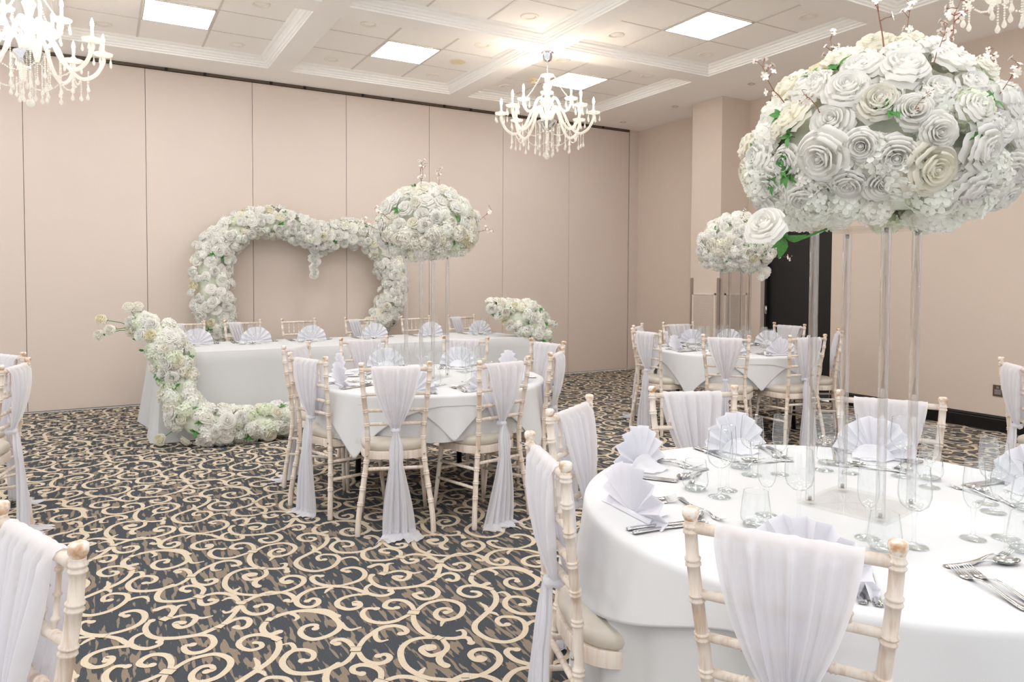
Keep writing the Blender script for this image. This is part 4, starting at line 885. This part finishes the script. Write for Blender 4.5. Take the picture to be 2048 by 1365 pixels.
# garlands: flowers strewn round a centre line
def garland(name,label,cat,path,rad,n_r,n_h,n_l,seed,rs,hs,front=V((0,-1,.25)),green=.0,group=None,flr=None,op=None):
    P=catmull(path,8); N=len(P); base=P[0]; A=Arr(name,label,cat,(P[0].x,P[0].y,P[0].z),seed,group); R=A.R
    def at(s):
        q=s*(N-1); i=min(N-2,int(q)); f=q-i; r=rad[0] if not hasattr(rad,'__len__') else 0; j=s*(len(rad)-1); a=min(len(rad)-2,int(j)); rr=lerp(rad[a],rad[a+1],j-a); t=(P[i+1]-P[i]).normalized(); return P[i].lerp(P[i+1],f),t,rr
    b=MB(); b.tube([p-base for p in P[::3]],[at(min(1,k*3/(N-1)))[2]*.62 for k in range(len(P[::3]))],10); b.build('foliage_core',M['moss'],A.t)
    def spot(bias):
        c,t,r=at(R.random()); 
        while True:
            v=V((R.gauss(0,1),R.gauss(0,1),R.gauss(0,1))); v-=t*v.dot(t); v.normalize()
            if v.dot(front)>-.15 : break
        return c,v,r
    pts=[]; tries=0
    while len(pts)<n_r and tries<9000:
        tries+=1; c,v,r=spot(1); s=R.uniform(*rs); p=c+v*r*R.uniform(.82,1.02)
        if flr is not None and p.z<flr+s*.6: p.z=flr+s*.6
        if all((p-q).length>(s+s2)*.66 for q,s2 in pts):
            pts.append((p,s)); A.put(R.choice(CROSE) if R.random()<(.22) else R.choice((ROSE+OROSE*2) if op else ROSE),'rose',p-base,v+V((R.uniform(-.4,.4),R.uniform(-.4,.2),R.uniform(-.2,.5))),s*1.1)
    for k in range(n_h):
        c,v,r=spot(1); s=R.uniform(*hs); p=c+v*r*R.uniform(.68,.9)
        if flr is not None and p.z<flr+s*.5: p.z=flr+s*.5
        A.put(R.choice(HYD+HYW+HYD),'hydrangea',p-base,v,s)
    for k in range(n_l):
        c,v,r=spot(1); p=c+v*r*R.uniform(.75,1.0)
        if flr is not None: p.z=max(p.z,flr+.04)
        A.put(R.choice(LEAF),'leaf_spray',p-base,v,R.uniform(.04,.06))
    return A,base
arch=[(-5.90,-.2,.05),(-5.93,-.21,.45),(-5.98,-.21,.80),(-6.03,-.21,1.13),(-6.04,-.21,1.50),(-5.92,-.21,1.78),(-5.65,-.21,1.95),(-5.32,-.21,1.98),(-5.02,-.21,1.88),(-4.82,-.21,1.84),(-4.57,-.21,1.90),(-4.28,-.21,1.84),(-4.07,-.21,1.60),(-3.98,-.21,1.30),(-4.05,-.21,.98),(-4.25,-.21,.74),(-4.48,-.21,.50),(-4.52,-.2,.05)]
A,base=garland('flower_arch','large open heart-shaped arch of white roses against the partition','flower arch',arch,[.10,.14,.19,.22,.22,.20,.17,.17,.17,.17,.17,.17,.17,.17,.16,.13,.12,.08],330,170,36,21,(.042,.060),(.05,.065),op=1)
R=A.R
for k in range(12): A.put(ROSE[k%4],'rose',V((-4.93+R.uniform(-.09,.09)*(1-k/14),-.24,1.75-.032*k))-base,(R.uniform(-.4,.4),-1,.1),.05)
A.finish()
gl=[(-6.83,-1.88,.99),(-6.70,-1.98,.90),(-6.60,-2.06,.74),(-6.56,-2.11,.55),(-6.52,-2.16,.34),(-6.40,-2.24,.17),(-6.16,-2.28,.13),(-5.90,-2.27,.13),(-5.62,-2.21,.13),(-5.42,-2.16,.12)]
A,base=garland('flower_garland','thick white flower garland falling from the left end of the long table onto the carpet','flower garland',gl,[.10,.14,.16,.15,.15,.16,.16,.15,.14,.10],52,120,40,31,(.045,.06),(.055,.085),V((0,-1,.35)),0,None,.0)
R=A.R
for d,L in (((-1,-.1,.35),.30),((-1,0,-.1),.30),((-.4,-.2,.9),.22),((-.1,-.1,1),.20),((-.8,-.3,.05),.24)):
    e=V(d).normalized()*L; c=V((-6.80,-1.92,.93)); b=MB(); b.tube([c-base,c+e*.5+V((0,0,.02))-base,c+e-base],.003,5); b.build('stem',M['leaf'],A.t); A.put(CROSE[0],'rose',c+e-base,e+V((0,-.4,.2)),.05); A.put(LEAF[0],'leaf_spray',c+e*.9-base,-e,.04)
e=V((-6.68,-2.18,.06)); b=MB(); b.tube([V((-6.45,-2.2,.22))-base,e-base],.003,5); b.build('stem',M['leaf'],A.t); A.put(CROSE[1],'rose',e-base,(-.6,-.7,.3),.055)
A.finish()
gr=[(-3.40,-1.62,1.07),(-3.20,-1.66,1.0),(-3.02,-1.72,.93),(-2.92,-1.74,.82),(-2.90,-1.80,.66),(-2.88,-1.86,.50),(-2.86,-1.90,.34)]
A,base=garland('flower_garland','white flower cluster with green leaves spilling over the right end of the long table','flower garland',gr,[.06,.13,.22,.22,.17,.14,.10],40,100,30,41,(.045,.058),(.05,.075),V((0,-1,.4)))
for d,L in (((1,-.2,.0),.30),((.8,0,-.3),.28),((0,0,1),.24)):
    e=V(d).normalized()*L; c=V((-2.96,-1.74,.86)); b=MB(); b.tube([c-base,c+e-base],.003,5); b.build('stem',M['leaf'],A.t); A.put(ROSE[1],'rose',c+e-base,e+V((0,-.4,.2)),.05); A.put(LEAF[1],'leaf_spray',c+e-base,e,.06)
A.finish()
# ------------------------------------------------------------------ light, camera
w=bpy.data.worlds.new('room_world'); bpy.context.scene.world=w; w.use_nodes=True; bg=w.node_tree.nodes['Background']; bg.inputs[0].default_value=(.965,.98,1,1); bg.inputs[1].default_value=.82
cd=bpy.data.cameras.new('camera'); cam=bpy.data.objects.new('camera',cd); C.objects.link(cam)
cd.sensor_width=36; cd.sensor_fit='HORIZONTAL'; cd.lens=FPX*36/2048; cd.shift_x=0; cd.shift_y=-(682.5-CYP)/2048; cd.clip_start=.05
cam.matrix_world=Matrix(((CR.x,CU.x,-CF.x,CAM.x),(CR.y,CU.y,-CF.y,CAM.y),(CR.z,CU.z,-CF.z,CAM.z),(0,0,0,1)))
sc=bpy.context.scene; sc.camera=cam
sc.view_settings.view_transform='Standard'; sc.view_settings.look='None'; sc.view_settings.exposure=.36; sc.view_settings.gamma=1; sc.view_settings.use_curve_mapping=False
sc.cycles.use_light_tree=False; sc.cycles.adaptive_threshold=.02; sc.cycles.max_bounces=8; sc.cycles.diffuse_bounces=6; sc.cycles.transparent_max_bounces=20; sc.cycles.caustics_reflective=False; sc.cycles.caustics_refractive=False
